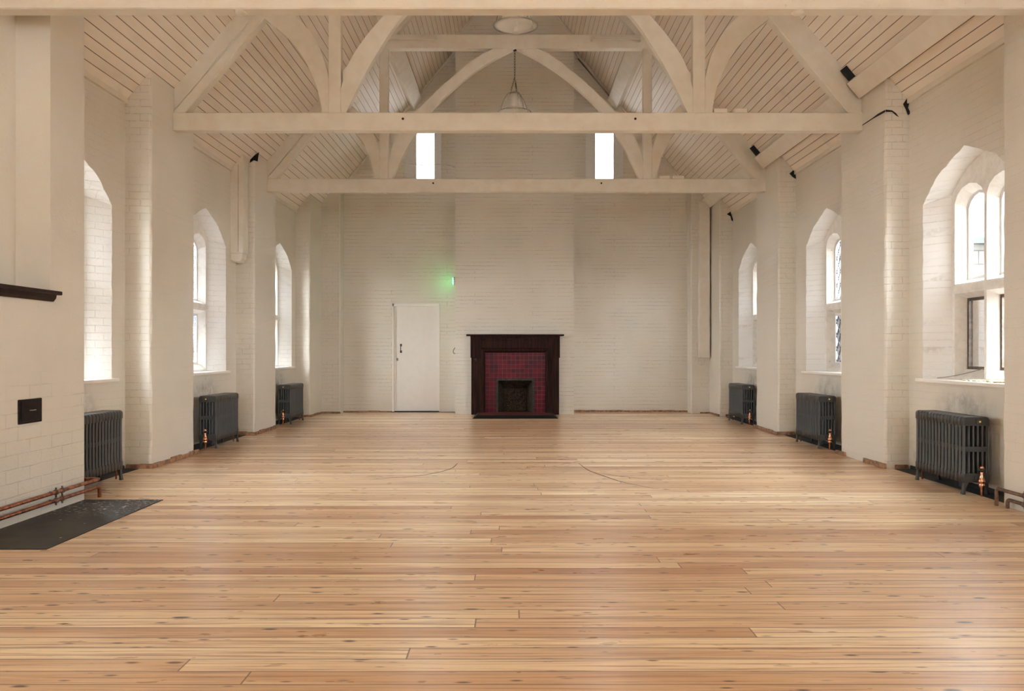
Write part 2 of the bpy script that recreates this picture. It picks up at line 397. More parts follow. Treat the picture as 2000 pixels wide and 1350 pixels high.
# ------------------------------------------------------------------ mesh helpers
class MB:
    def __init__(s): s.bm = bmesh.new()
    def face(s, pts, smooth=False):
        f = s.bm.faces.new([s.bm.verts.new(p) for p in pts]); f.smooth = smooth; return f
    def box(s, x0, x1, y0, y1, z0, z1, bev=0, seg=2):
        r = bmesh.ops.create_cube(s.bm, size=1)
        vs = r['verts']
        for v in vs: v.co = Vector((x0+(v.co.x+.5)*(x1-x0), y0+(v.co.y+.5)*(y1-y0), z0+(v.co.z+.5)*(z1-z0)))
        if bev:
            es = list({e for v in vs for e in v.link_edges})
            bmesh.ops.bevel(s.bm, geom=es, offset=bev, segments=seg, profile=.5, affect='EDGES')
        return s
    def prism(s, poly, a, b, to, bev=0):      # poly: 2-D outline, a..b along the third axis; to(u, v, w) -> point
        n = len(poly)
        A = [s.bm.verts.new(to(u, v, a)) for u, v in poly]; B = [s.bm.verts.new(to(u, v, b)) for u, v in poly]
        fs = [s.bm.faces.new(A), s.bm.faces.new(B[::-1])]
        for i in range(n): fs.append(s.bm.faces.new((A[i], B[i], B[(i+1) % n], A[(i+1) % n])))
        if bev:
            es = list({e for f in fs[:2] for e in f.edges})
            bmesh.ops.bevel(s.bm, geom=es, offset=bev, segments=1, affect='EDGES')
        return s
    def strip(s, left, right, a, b, to):      # a curved timber: two edge polylines, extruded a..b
        n = len(left)
        g = [[s.bm.verts.new(to(*p, w)) for p in pl] for w in (a, b) for pl in (left, right)]
        for i in range(n-1):
            for P, Q in ((g[0], g[1]), (g[3], g[2]), (g[2], g[0]), (g[1], g[3])):
                s.bm.faces.new((P[i], P[i+1], Q[i+1], Q[i]))
        for k in (0, n-1): s.bm.faces.new((g[0][k], g[1][k], g[3][k], g[2][k]))
        return s
    def tube(s, pts, r, seg=12, cap=True, smooth=True, rz=None):
        pts = [Vector(p) for p in pts]; rings = []
        up = None
        for i, p in enumerate(pts):
            t = (pts[min(i+1, len(pts)-1)]-pts[max(i-1, 0)]).normalized()
            if up is None: up = t.orthogonal().normalized()
            u = (up - t*up.dot(t))
            u = u.normalized() if u.length > 1e-6 else t.orthogonal().normalized()
            up = u; w = t.cross(u)
            rr = r[i] if isinstance(r, (list, tuple)) else r
            rings.append([s.bm.verts.new(p+u*math.cos(2*PI*k/seg)*rr+w*math.sin(2*PI*k/seg)*rr) for k in range(seg)])
        for a, b in zip(rings, rings[1:]):
            for k in range(seg):
                f = s.bm.faces.new((a[k], a[(k+1) % seg], b[(k+1) % seg], b[k])); f.smooth = smooth
        if cap: s.bm.faces.new(rings[0][::-1]); s.bm.faces.new(rings[-1])
        return s
    def lathe(s, prof, cx, cy, seg=24, sx=1, sy=1, close=False):       # prof (r, z)
        rings = []
        for r, z in prof:
            rings.append([s.bm.verts.new((cx+math.cos(2*PI*k/seg)*r*sx, cy+math.sin(2*PI*k/seg)*r*sy, z)) for k in range(seg)])
        for a, b in zip(rings, rings[1:]):
            for k in range(seg):
                f = s.bm.faces.new((a[k], a[(k+1) % seg], b[(k+1) % seg], b[k])); f.smooth = True
        if close:
            s.bm.faces.new(rings[0][::-1]); s.bm.faces.new(rings[-1])
        return s
    def plate(s, outer, holes, to, w):        # flat sheet with holes
        es = []
        for lp in [outer]+holes:
            vs = [s.bm.verts.new(to(u, v, w)) for u, v in lp]
            es += [s.bm.edges.new((vs[i], vs[(i+1) % len(vs)])) for i in range(len(vs))]
        bmesh.ops.triangle_fill(s.bm, use_beauty=True, use_dissolve=False, edges=es); return s
    def loft(s, A, B, to, wa, wb, smooth=False):            # between two closed outlines
        a = [s.bm.verts.new(to(u, v, wa)) for u, v in A]; b = [s.bm.verts.new(to(u, v, wb)) for u, v in B]
        n = len(a)
        for i in range(n):
            f = s.bm.faces.new((a[i], a[(i+1) % n], b[(i+1) % n], b[i])); f.smooth = smooth
        return s
    def obj(s, name, mat, parent=None, norm=True):
        if norm: bmesh.ops.recalc_face_normals(s.bm, faces=s.bm.faces)
        me = bpy.data.meshes.new(name); s.bm.to_mesh(me); s.bm.free()
        me.materials.append(mat)
        o = bpy.data.objects.new(name, me); C.objects.link(o)
        if parent: o.parent = parent; o.matrix_parent_inverse = Matrix.Translation(parent.location).inverted()
        return o

def XYZ(u, v, w): return (u, v, w)
def XZ(u, v, w): return (u, w, v)          # outline in x, z ; depth along y
def YZ(u, v, w): return (w, u, v)          # outline in y, z ; depth along x
def thing(name, label, cat, loc=(0, 0, 0), group=None):
    o = bpy.data.objects.new(name, None); C.objects.link(o); o.empty_display_size = .1
    o.location = loc; o['label'] = label; o['category'] = cat
    if group: o['group'] = group
    return o
def tag(o, label, cat, group=None):
    o['label'] = label; o['category'] = cat
    if group: o['group'] = group
    return o
def struct(o, label=None):
    o['kind'] = 'structure'
    if label: o['label'] = label
    return o

# ------------------------------------------------------------------ floor
m = MB(); m.box(-4.06, 4.16, YF, YB-.03, -.03, 0)
floor = struct(m.obj('floor', M['floor']), 'wide sanded pine floorboards running across the hall'); floor['category'] = 'floor'
m = MB(); m.box(XL-.5, XR+.5, YF-.3, YB+.5, -.12, -.06)
m.obj('subfloor', M['void'], floor)
def ribbon(pts, w):
    m = MB(); pts = [Vector((x, y, .0012)) for x, y in pts]; n = len(pts)
    L, R = [], []
    for i, p in enumerate(pts):
        t = (pts[min(i+1, n-1)]-pts[max(i-1, 0)]).normalized(); q = Vector((-t.y, t.x, 0))
        ww = w*(.25+.75*math.sin(PI*(i+.4)/(n+.2)))
        L.append(m.bm.verts.new(p+q*ww)); R.append(m.bm.verts.new(p-q*ww))
    for i in range(n-1): m.bm.faces.new((L[i], L[i+1], R[i+1], R[i]))
    return m
def smooth_pts(pts, k=6):
    out = []
    P = [pts[0]]+list(pts)+[pts[-1]]
    for i in range(1, len(P)-2):
        for j in range(k):
            t = j/k; a, b, c, d = P[i-1], P[i], P[i+1], P[i+2]
            out.append(tuple(.5*((2*b[q])+(-a[q]+c[q])*t+(2*a[q]-5*b[q]+4*c[q]-d[q])*t*t+(-a[q]+3*b[q]-3*c[q]+d[q])*t**3) for q in range(len(b))))
    out.append(tuple(pts[-1])); return out
M['scratch'] = plain('scratch_mark', (.16, .09, .06), .6)
for pts, w in ((((-.614, 9.47), (-.66, 9.0), (-.84, 8.63), (-1.03, 8.45), (-1.4, 8.25)), .011),
               (((.74, 9.46), (.795, 8.93), (.873, 8.63), (1.05, 8.1), (1.30, 7.70)), .010),
               (((.85, 8.75), (1.117, 8.42), (1.45, 8.2)), .006),
               (((-.52, 9.46), (-.43, 9.455)), .02), (((.56, 9.46), (.66, 9.455)), .02),
               (((-2.14, 9.46), (-2.02, 9.46)), .02), (((2.13, 9.5), (2.25, 9.5)), .02)):
    ribbon(smooth_pts(pts), w).obj('scratch', M['scratch'], floor)

# ------------------------------------------------------------------ window outlines (u along wall from window centre, v height)
def mirror(half): return half + [(-u, v) for u, v in half[::-1] if u > 1e-6]
A_OUT = mirror([(.80, .97), (.80, 2.765), (.7, 2.85), (.6, 2.93), (.49, 3.01), (.25, 3.105), (0, 3.194)])
B_OUT = mirror([(.60, .97), (.60, 2.84), (.53, 2.91), (.455, 2.965), (.37, 3.02), (.18, 3.105), (0, 3.15)])
def light_up(u0, u1, z0, zs, za):
    c = (u0+u1)/2; h = (u1-u0)/2
    return [(u0, z0), (u1, z0), (u1, zs), (c+h*.82, zs+(za-zs)*.50), (c+h*.5, zs+(za-zs)*.84), (c, za), (c-h*.5, zs+(za-zs)*.84), (c-h*.82, zs+(za-zs)*.50), (u0, zs)]
def light_lo(u0, u1, z0, z1): return [(u0, z0), (u1, z0), (u1, z1), (u0, z1)]

def jagged(poly, amp, step=.06, keep_bottom=True):
    # slightly uneven plaster edge
    out = []
    n = len(poly)
    for i in range(n):
        a, b = Vector(poly[i]), Vector(poly[(i+1) % n]); L = (b-a).length
        k = max(1, int(L/step))
        d = (b-a).normalized(); q = Vector((-d.y, d.x))
        for j in range(k):
            p = a+(b-a)*j/k
            if j and not (keep_bottom and a.y < .98 and b.y < .98): p = p+q*random.uniform(-amp, amp)
            out.append((p.x, p.y))
    return out

wcount = [0]
def side_window(side, yc, kind, visible=True):
    wcount[0] += 1
    xw = XR if side > 0 else XL
    to = lambda u, v, w: (xw+side*w, yc+u, v)
    JA = A_OUT
    # match points of the two outlines by resampling the same way
    def dense(poly, k=10, amp=0):
        out = []
        n = len(poly)
        rnd = random.Random(wcount[0]*13+1)
        for i in range(n):
            a, b = Vector(poly[i]), Vector(poly[(i+1) % n]); d = (b-a).normalized(); q = Vector((-d.y, d.x))
            kk = 22 if abs(b.y-a.y) > 1 else (3 if (b-a).length < .4 else 1)
            for j in range(kk):
                p = a+(b-a)*j/kk + (q*rnd.uniform(-amp, amp) if (j and abs(d.x) < .99) else Vector((0, 0)))
                out.append((p.x, p.y))
        return out
    Aj = dense(A_OUT, amp=.009); Bj = dense(B_OUT)
    # world outline of the hole for the wall plate
    hole = [(yc+u, v) for u, v in Aj]
    CF, CB = [], []
    for sgn in (1, -1):
        for f, g in ((light_up(.02, .55, 1.925, 2.74, 2.895), light_up(.07, .50, 1.965, 2.70, 2.83)),
                     (light_lo(.02, .55, 1.0, 1.83), light_lo(.07, .50, 1.075, 1.785))):
            CF.append([(sgn*u, v) for u, v in f]); CB.append([(sgn*u, v) for u, v in g])
    sname = 'right' if side > 0 else 'left'
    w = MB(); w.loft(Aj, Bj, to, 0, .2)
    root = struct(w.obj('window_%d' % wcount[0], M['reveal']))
    m = MB(); m.plate(Bj, CF, to, .2)
    for f, g in zip(CF, CB):
        m.loft(f, g, to, .2, .29); m.loft(g, g, to, .29, .36)
    # transom nosing and mullion nib
    m.box(min(xw+side*.185, xw+side*.2), max(xw+side*.185, xw+side*.2), yc-.59, yc+.59, 1.85, 1.905)
    m.obj('window_frame', M['frame_stone'], root)
    # casement, panes and lattice, one per light
    for i, g in enumerate(CB):
        up = i % 2 == 0
        cxs = sum(p[0] for p in g)/len(g); cz = (min(p[1] for p in g)+max(p[1] for p in g))/2
        t = .028
        inner = []
        for u, v in g:
            du = -t if u > cxs else t
            if abs(u-cxs) < .01: du = 0
            dv = t if v <= cz else -t
            inner.append((u+du, v+dv))
        dark = kind == 'clear' and not up
        m = MB(); m.loft(g, inner, to, .30, .30); m.loft(inner, inner, to, .30, .33); m.loft(g, g, to, .30, .31)
        m.obj('casement', M['casement_rust'] if dark else M['casement_white'], root)
        m = MB(); m.face([to(u, v, .32) for u, v in inner])
        if side < 0 and 10 < yc < 13: mat = M['glass_mottled']
        else: mat = M['glass']
        m.obj('pane', mat, root)
        if kind == 'lattice' and visible:
            u0, u1 = min(p[0] for p in inner), max(p[0] for p in inner)
            v0, v1 = min(p[1] for p in inner), max(p[1] for p in inner)
            zs = 2.70 if up else v1
            m = MB(); pu, pv = .118, .19
            def top(u):
                if not up: return v1
                h = (u1-u0)/2; c = (u0+u1)/2; k = abs(u-c)/h
                return zs-.028 + (v1-zs+.028)*(1-k**1.9)
            for sg in (1, -1):
                for j in range(-14, 24):
                    # line v = v0 + sg*(u-u0)*pv/pu + j*pv
                    pts = []
                    for q in range(41):
                        u = u0+(u1-u0)*q/40; v = v0+sg*(u-u0)*pv/pu+j*pv
                        if v0 <= v <= top(u): pts.append((u, v))
                    if len(pts) > 1: m.tube([to(pts[0][0], pts[0][1], .315), to(pts[-1][0], pts[-1][1], .315)], .0055, 4, False)
            m.obj('lead_lattice', M['lead'], root)
    m = MB()
    xa, xb = sorted((xw-side*.05, xw+side*.2))
    m.box(xa, xw+side*.001 if side > 0 else xb, yc-.87, yc+.87, .935, .972, .008) if False else None
    if side > 0:
        m.box(xw-.05, xw+.004, yc-.87, yc+.87, .937, .973, .008); m.box(xw, xw+.2, yc-.80, yc+.80, .95, .9735)
    else:
        m.box(xw-.004, xw+.05, yc-.87, yc+.87, .937, .973, .008); m.box(xw-.2, xw, yc-.80, yc+.80, .95, .9735)
    m.obj('window_sill', M['sill'], root)
    return root, hole

def side_wall(side, ys, kinds):
    xw = XR if side > 0 else XL
    nm = 'wall_right' if side > 0 else 'wall_left'
    holes = []; roots = []
    for yc, k in zip(ys, kinds):
        r, h = side_window(side, yc, k, yc > 5); holes.append(h); roots.append(r)
    m = MB()
    m.plate([(YF, -.1), (YB+.1, -.1), (YB+.1, roof(xw)+.03), (YF, roof(xw)+.03)], holes, YZ, xw)
    # outer skin with plain openings round each window
    oh = [[(y-.62, 1.0), (y+.62, 1.0), (y+.62, 3.0), (y-.62, 3.0)] for y in ys]
    m.plate([(YF-.3, -.1), (YB+.4, -.1), (YB+.4, roof(xw)+.1), (YF-.3, roof(xw)+.1)], oh, YZ, xw+side*.365)
    o = struct(m.obj(nm, M['wall'], norm=False), 'painted brick %s wall of the hall' % nm[5:])
    return o, roots
wall_right, wins_r = side_wall(1, WIN_Y, ('clear', 'lattice', 'lattice'))
wall_left, wins_l = side_wall(-1, WIN_Y, ('mott', 'mott', 'mott'))
for r, l in zip(wins_r, ('near right pointed window, clear panes and dark rusty casement', 'middle right pointed window with diamond leaded panes', 'far right pointed window, mostly behind a pier')): r['label'] = l
for r, l in zip(wins_l, ('near left pointed window, only its far reveal showing', 'middle left pointed window with obscured glass', 'far left pointed window, a bright sliver')): r['label'] = l

# ------------------------------------------------------------------ piers
def rough_box(m, x0, x1, y0, y1, z0, ztop, seg=26, amp=.006, rnd=random):
    # upright masonry pier; ztop(x) gives its top under the roof; edges slightly wavering
    corners = [(x0, y0), (x1, y0), (x1, y1), (x0, y1)]
    # small chamfers keep the arris soft
    c = .02
    ring = []
    for (x, y), (sx, sy) in zip(corners, ((1, 1), (-1, 1), (-1, -1), (1, -1))):
        if (sx, sy) in ((1, 1), (-1, -1)): ring += [(x, y+sy*c), (x+sx*c, y)]
        else: ring += [(x+sx*c, y), (x, y+sy*c)]
    rows = []
    for i in range(seg+1):
        t = i/seg; row = []
        for k, (x, y) in enumerate(ring):
            j = 0 if i in (0, seg) else amp
            row.append(m.bm.verts.new((x+rnd.uniform(-j, j), y+rnd.uniform(-j, j), z0+(ztop(x)-z0)*t)))
        rows.append(row)
    n = len(ring)
    for a, b in zip(rows, rows[1:]):
        for k in range(n):
            f = m.bm.faces.new((a[k], a[(k+1) % n], b[(k+1) % n], b[k])); f.smooth = False
    m.bm.faces.new(rows[-1])
rz = lambda x: roof(x)+.02
def pier(side, y0, y1, parent):
    m = MB()
    if side > 0: rough_box(m, PR, XR+.1, y0, y1, -.03, rz)
    else: rough_box(m, XL-.1, PL, y0, y1, -.03, rz)
    o = m.obj('pier', M['pier'], parent)
    md = o.modifiers.new('soft', 'BEVEL'); md.width = .02; md.segments = 3; md.limit_method = 'ANGLE'; md.angle_limit = .6
    return o
pr = [pier(1, 5.4, 6.88, wall_right), pier(1, 9.05, 10.27, wall_right), pier(1, 12.68, 13.82, wall_right), pier(1, 16.3, YB+.1, wall_right)]
pl = [pier(-1, 9.05, 10.27, wall_left), pier(-1, 12.68, 13.82, wall_left), pier(-1, 16.15, YB+.1, wall_left)]

# left chimney breast near the camera, with a tall recess above a dark ledge
m = MB()
zt = lambda x: roof(x)+.02
def slopebox(m, x0, x1, y0, y1, z0):
    m.prism([(x0, z0), (x1, z0), (x1, zt(x1)), (x0, zt(x0))], y0, y1, XZ)
slopebox(m, XL-.1, -3.6, 6.58, 7.1, -.03)
m.box(XL-.1, -3.6, 4.9, 6.58, -.03, 1.69)
slopebox(m, XL-.1, PL, 4.9, 6.58, 1.69)
m.obj('near_breast', M['near'], wall_left)

# ------------------------------------------------------------------ back wall
def lancet(cx):
    return [(cx-.39, 4.64), (cx+.39, 4.64), (cx+.39, 5.93), (cx+.2, 6.13), (cx, 6.22), (cx-.2, 6.13), (cx-.39, 5.93)]
DX0, DX1, DZ = -2.485, -1.50, 2.244
GL = (-1.86, 1.90)
m = MB()
xa, xb = XL-.1, XR+.1
m.plate([(xa, -.1), (xb, -.1), (xb, roof(xb)), (CX, roof(CX)+.05), (xa, roof(xa))],
        [[(DX0, 0), (DX1, 0), (DX1, DZ), (DX0, DZ)], lancet(GL[0]), lancet(GL[1])], XZ, YB)
m.plate([(xa, -.1), (xb, -.1), (xb, roof(xb)), (CX, roof(CX)+.05), (xa, roof(xa))],
        [[(GL[0]-.3, 4.66), (GL[0]+.3, 4.66), (GL[0]+.3, 6.25), (GL[0]-.3, 6.25)], [(GL[1]-.3, 4.66), (GL[1]+.3, 4.66), (GL[1]+.3, 6.25), (GL[1]-.3, 6.25)]], XZ, YB+.42)
wall_back = struct(m.obj('wall_back', M['breast'], norm=False), 'painted brick gable wall with the fireplace')
BX0, BX1 = -1.144, 1.226
m = MB()
# breast with the firebox opening left clear: three prisms
fx0, fx1, fz = -.36, .47, .74
def br_prism(x0, x1, z0):
    pts = [(x0, z0), (x1, z0), (x1, roof(x1)+.02)]
    if x0 < CX < x1: pts.append((CX, roof(CX)+.03))
    pts.append((x0, roof(x0)+.02))
    m.prism(pts, YC, YB+.05, XZ)
m.box(BX0, fx0, YC, YB+.05, -.03, fz); m.box(fx1, BX1, YC, YB+.05, -.03, fz)
br_prism(BX0, BX1, fz)
m.obj('chimney_breast', M['breast'], wall_back)
# corner pilasters
def pil(x0, x1):
    m = MB(); rough_box(m, x0, x1, 17.1, YB+.05, -.03, rz, amp=.003); return m.obj('pilaster', M['pier'], wall_back)
pil(PL-.05, -3.49); pil(3.61, PR+.05)
for gi, cx in enumerate(GL):
    L = lancet(cx); gx = -1.825 if gi == 0 else 1.925
    Bq = [(gx-.21, 4.70), (gx+.21, 4.70), (gx+.21, 5.90), (gx+.1, 6.07), (gx, 6.14), (gx-.1, 6.07), (gx-.21, 5.90)]
    Gq = [(gx-.19, 4.73), (gx+.19, 4.73), (gx+.19, 5.90), (gx+.1, 6.05), (gx, 6.11), (gx-.1, 6.05), (gx-.19, 5.90)]
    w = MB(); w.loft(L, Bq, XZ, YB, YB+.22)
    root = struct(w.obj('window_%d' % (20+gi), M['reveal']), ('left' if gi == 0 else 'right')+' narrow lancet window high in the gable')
    m = MB(); m.loft(Bq, Gq, XZ, YB+.22, YB+.22); m.loft(Gq, Gq, XZ, YB+.22, YB+.40); m.obj('window_frame', M['frame_stone'], root)
    m = MB(); m.face([(u, YB+.27, v) for u, v in Gq]); m.obj('pane', M['glass_dimmed'], root)

# rear wall behind the camera, with a large unseen window added for frontal fill
m = MB()
m.plate([(xa, -.1), (xb, -.1), (xb, roof(xb)), (CX, roof(CX)+.05), (xa, roof(xa))],
        [[(-1.65, 1.5), (1.75, 1.5), (1.75, 4.4), (1.1, 5.0), (CX, 5.35), (-1.0, 5.0), (-1.65, 4.4)]], XZ, YF)
struct(m.obj('wall_rear', M['pier'], norm=False))
m = MB()
for x in (-1.65, -.8, CX, .9, 1.75): m.box(x-.04, x+.04, YF-.06, YF, 1.5, 5.0)
for z in (1.5, 2.8, 4.2): m.box(-1.65, 1.75, YF-.06, YF, z-.04, z+.04)
struct(m.obj('window_30', M['frame_stone']))

# ------------------------------------------------------------------ ceiling
m = MB()
e = 4.7
for sgn in (1, -1):
    x0 = CX; x1 = CX+sgn*e
    z0 = roof(x0); z1 = roof(x1)
    m.face([(x0, YF-.3, z0), (x1, YF-.3, z1), (x1, YB+.4, z1), (x0, YB+.4, z0)])
    m.face([(x0, YF-.3, z0+.1), (x1, YF-.3, z1+.1), (x1, YB+.4, z1+.1), (x0, YB+.4, z0+.1)])
ceil = struct(m.obj('ceiling', M['ceiling'], norm=False), 'painted boarded roof slopes')
# wall-plate mouldings at the eaves
for sgn, xw in ((1, XR), (-1, XL)):
    m = MB(); z = roof(xw); a, b = sorted((xw, xw-sgn*.03))
    m.box(a, b, YF, YB, z-.02, z+.06)
    struct(m.obj('trim_1', M['beam'])) if sgn > 0 else struct(m.obj('trim_2', M['beam']))
# gable edge moulding following the roof on the back wall and breast
def gable_trim(name, x0, x1, y):
    m = MB()
    n = Vector((1, 0, -1.2 if x0 > CX else 1.2)).normalized()
    a, b = (x0, roof(x0)), (x1, roof(x1))
    m.prism([(a[0], a[1]-.01), (b[0], b[1]-.01), (b[0], b[1]-.065), (a[0], a[1]-.065)], y-.03, y, XZ)
    struct(m.obj(name, M['beam']))
gable_trim('trim_3', BX1, 3.6, YB); gable_trim('trim_4', -3.5, BX0, YB); gable_trim('trim_5', CX, BX1, YC); gable_trim('trim_6', BX0, CX, YC)

# skirting remains, floor edges and black gap-shade strips
def skirt(name, x0, x1, y0, y1, h=.05):
    m = MB(); n = max(2, int(max(x1-x0, y1-y0)/.25))
    alongx = (x1-x0) > (y1-y0)
    for i in range(n):
        a, b = i/n, (i+1)/n
        if random.random() < .08: continue
        hh = h*random.uniform(.8, 1.1); j = random.uniform(-.004, .004)
        if alongx: m.box(x0+(x1-x0)*a, x0+(x1-x0)*b-.002, y0+j, y1+j, 0, hh, .004, 1)
        else: m.box(x0+j, x1+j, y0+(y1-y0)*a, y0+(y1-y0)*b-.002, 0, hh, .004, 1)
    return struct(m.obj(name, M['skirt']))
k = 10
for y0, y1 in ((9.05, 10.27), (12.68, 13.82)):
    skirt('trim_%d' % k, PR-.03, PR+.005, y0-.03, y1+.1, .05); skirt('trim_%d' % (k+1), PR-.03, XR-.02, y0-.035, y0-.002, .05)
    skirt('trim_%d' % (k+2), PL-.005, PL+.03, y0-.03, y1+.1, .05); skirt('trim_%d' % (k+3), XL+.02, PL+.03, y0-.035, y0-.002, .05)
    k += 4
skirt('trim_%d' % k, PR-.02, XR, 16.27, 16.3, .04); skirt('trim_%d' % (k+1), XL, PL+.02, 16.12, 16.15, .04)
skirt('trim_%d' % (k+2), PR-.02, PR+.005, 16.3, 17.1, .04); skirt('trim_%d' % (k+3), PL-.005, PL+.02, 16.15, 17.1, .04)
skirt('baseboard_back', BX1, 3.62, YB-.03, YB, .045)
skirt('trim_%d' % (k+4), 3.6, PR, 17.07, 17.1, .035); skirt('trim_%d' % (k+5), PL, -3.48, 17.07, 17.1, .035)
skirt('trim_%d' % (k+6), -3.5, DX0, YB-.03, YB, .03)
m = MB(); m.box(DX0-.02, BX0, YB-.05, YB, 0, .006); struct(m.obj('trim_%d' % (k+7), M['void']))
for side, xw in ((1, XR), (-1, XL)):  # black strips on wall foot and boards, painting the shade of the gap
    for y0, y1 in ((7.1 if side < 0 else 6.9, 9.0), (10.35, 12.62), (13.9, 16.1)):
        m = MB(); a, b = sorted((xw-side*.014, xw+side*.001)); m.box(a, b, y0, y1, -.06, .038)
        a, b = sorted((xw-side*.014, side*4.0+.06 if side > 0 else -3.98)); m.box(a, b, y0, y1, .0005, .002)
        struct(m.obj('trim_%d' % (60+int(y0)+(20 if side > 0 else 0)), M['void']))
# patches where plaster has broken away at the pier heads
def blob(name, pts, y, parent=None, axis='y', t=.004):
    m = MB()
    if axis == 'y': m.prism(pts, y-t, y, XZ)
    else: m.prism(pts, y-t, y+t, YZ)
    return m.obj(name, M['gap'], parent)
blob('broken_patch', [(4.18, 3.90), (4.22, 3.96), (4.25, 3.93), (4.23, 3.86), (4.26, 3.80), (4.23, 3.78), (4.21, 3.84)], 9.04, wall_right)
blob('broken_patch', [(4.15, 3.92), (4.21, 3.97), (4.24, 3.92), (4.25, 3.84), (4.21, 3.86)], 12.665, wall_right)
blob('broken_patch', [(4.13, 3.90), (4.2, 3.95), (4.23, 3.86), (4.27, 3.75), (4.22, 3.78), (4.2, 3.86)], 16.285, wall_right)
blob('broken_patch', [(-3.93, 4.13), (-3.86, 4.20), (-3.80, 4.24), (-3.82, 4.10), (-3.88, 4.12), (-3.94, 4.08)], 12.665, wall_left)
blob('broken_patch', [(9.04, 3.815), (9.04, 3.835), (9.2, 3.842), (9.35, 3.835), (9.62, 3.832), (9.62, 3.828), (9.35, 3.828), (9.2, 3.822)], PR-.006, wall_right, 'x')
blob('broken_patch', [(3.99, 3.815), (3.99, 3.838), (4.06, 3.83), (4.10, 3.80), (4.13, 3.76), (4.105, 3.775), (4.06, 3.815)], 9.035, wall_right)

# ------------------------------------------------------------------ roof trusses
TIE_T, TIE_B = 3.978, 3.772
def rafter_poly(s, d0, d1, zfoot):
    # strip parallel to the roof between perpendicular depths d0, d1
    k = 1.562                                     # vertical drop per unit perpendicular depth
    hp = 4.18
    def pt(h, d): return (CX+s*h, 3.95+1.2*(hp-h)-d*k)
    return pt
def truss(y, label):
    t = thing('roof_truss', label, 'truss', (CX, y+.066, TIE_B), group='painted roof trusses')
    y0, y1 = y, y+.135
    xl, xr = PL-.02, PR+.02
    m = MB(); m.box(xl, xr, y0, y1, TIE_B, TIE_T, .008, 1); m.obj('tie_beam', M['beam'], t)
    for s in (1, -1):
        pt = rafter_poly(s, 0, .3, 0)
        # principal rafter: foot on the tie, head at the apex
        def hh(d, z): return 4.18-(z-3.95+d*1.562)/1.2     # half-span at height z on the depth-d line
        edge = (PR-CX) if s > 0 else (CX-PL)
        lo = [pt(edge+.01, .176), pt(edge+.01, .29) if hh(.29, TIE_T) > edge else (CX+s*hh(.29, TIE_T), TIE_T-.003), pt(0, .29), pt(0, .176)]
        if hh(.29, TIE_T) < edge: lo.insert(1, (CX+s*(edge+.01), TIE_T-.003))
        m = MB(); m.prism(lo, y0, y1, XZ, .006); m.obj('principal_rafter', M['beam'], t)
        up = [pt(edge+.01, -.01), pt(edge+.01, .164), pt(0, .164), pt(0, -.01)]
        m = MB(); m.prism(up, y0+.035, y1-.01, XZ, .004); m.obj('upper_rafter', M['beam'], t)
        m = MB(); m.box(CX+s*2.08-.071, CX+s*2.08+.071, y0+.01, y1-.012, TIE_T-.004, 6.1, .006, 1); m.obj('queen_post', M['beam'], t)
        # inner brace, sweeping from the post foot to the centre under the collar
        lowr = smooth_pts([(1.955, 3.97), (1.86, 4.17), (1.71, 4.47), (1.56, 4.72), (1.35, 5.03), (1.05, 5.33), (.75, 5.59), (.38, 5.84), (0.0, 6.035)])
        uppr = smooth_pts([(2.02, 3.97), (2.02, 4.20), (1.92, 4.55), (1.75, 4.82), (1.54, 5.07), (1.20, 5.41), (.90, 5.67), (.55, 5.93), (0.0, 6.20)])
        m = MB(); m.strip([(CX+s*a, b) for a, b in lowr], [(CX+s*a, b) for a, b in uppr], y0+.02, y1-.02, XZ); m.obj('arched_brace', M['beam'], t)
        # outer brace, from the post foot out to the rafter
        ia = smooth_pts([(2.14, 3.97), (2.145, 4.30), (2.185, 4.52), (2.26, 4.73), (2.38, 4.93), (2.55, 5.10), (2.72, 5.24)])
        oa = smooth_pts([(2.225, 3.97), (2.275, 4.23), (2.34, 4.40), (2.425, 4.58), (2.55, 4.76), (2.70, 4.91), (2.89, 5.06)])
        m = MB(); m.strip([(CX+s*a, b) for a, b in ia], [(CX+s*a, b) for a, b in oa], y0+.02, y1-.02, XZ); m.obj('curved_strut', M['beam'], t)
    m = MB(); m.box(CX-2.10, CX+2.10, y0-.004, y1+.004, 6.03, 6.25, .008, 1); m.obj('collar_beam', M['beam'], t)
    for x in (-2.02, 2.12):
        m = MB(); m.lathe([(.001, TIE_B-.014), (.035, TIE_B-.012), (.045, TIE_B-.002), (.045, TIE_B+.004)], x, (y0+y1)/2, 16, 1, 1.3); m.obj('bolt_plate', M['beam'], t)
    # peg holes
    for x in (-1.3, 1.35):
        m = MB(); m.lathe([(.014, 0), (.014, .004)], 0, 0, 10, close=True); h = m.obj('peg_hole', M['gap'])
        h.rotation_euler = (PI/2, 0, 0); h.location = (x+CX, y0-.0005, 3.905); h.parent = t; h.matrix_parent_inverse = Matrix.Translation(t.location).inverted()
    return t
TR = (6.21, 9.63, 13.31)
truss(TR[0], 'nearest painted truss, only its tie beam crossing the top of the view')
truss(TR[1], 'middle painted truss with posts and curved braces above its tie beam')
truss(TR[2], 'farthest painted truss with collar beam and full pointed arch brace')

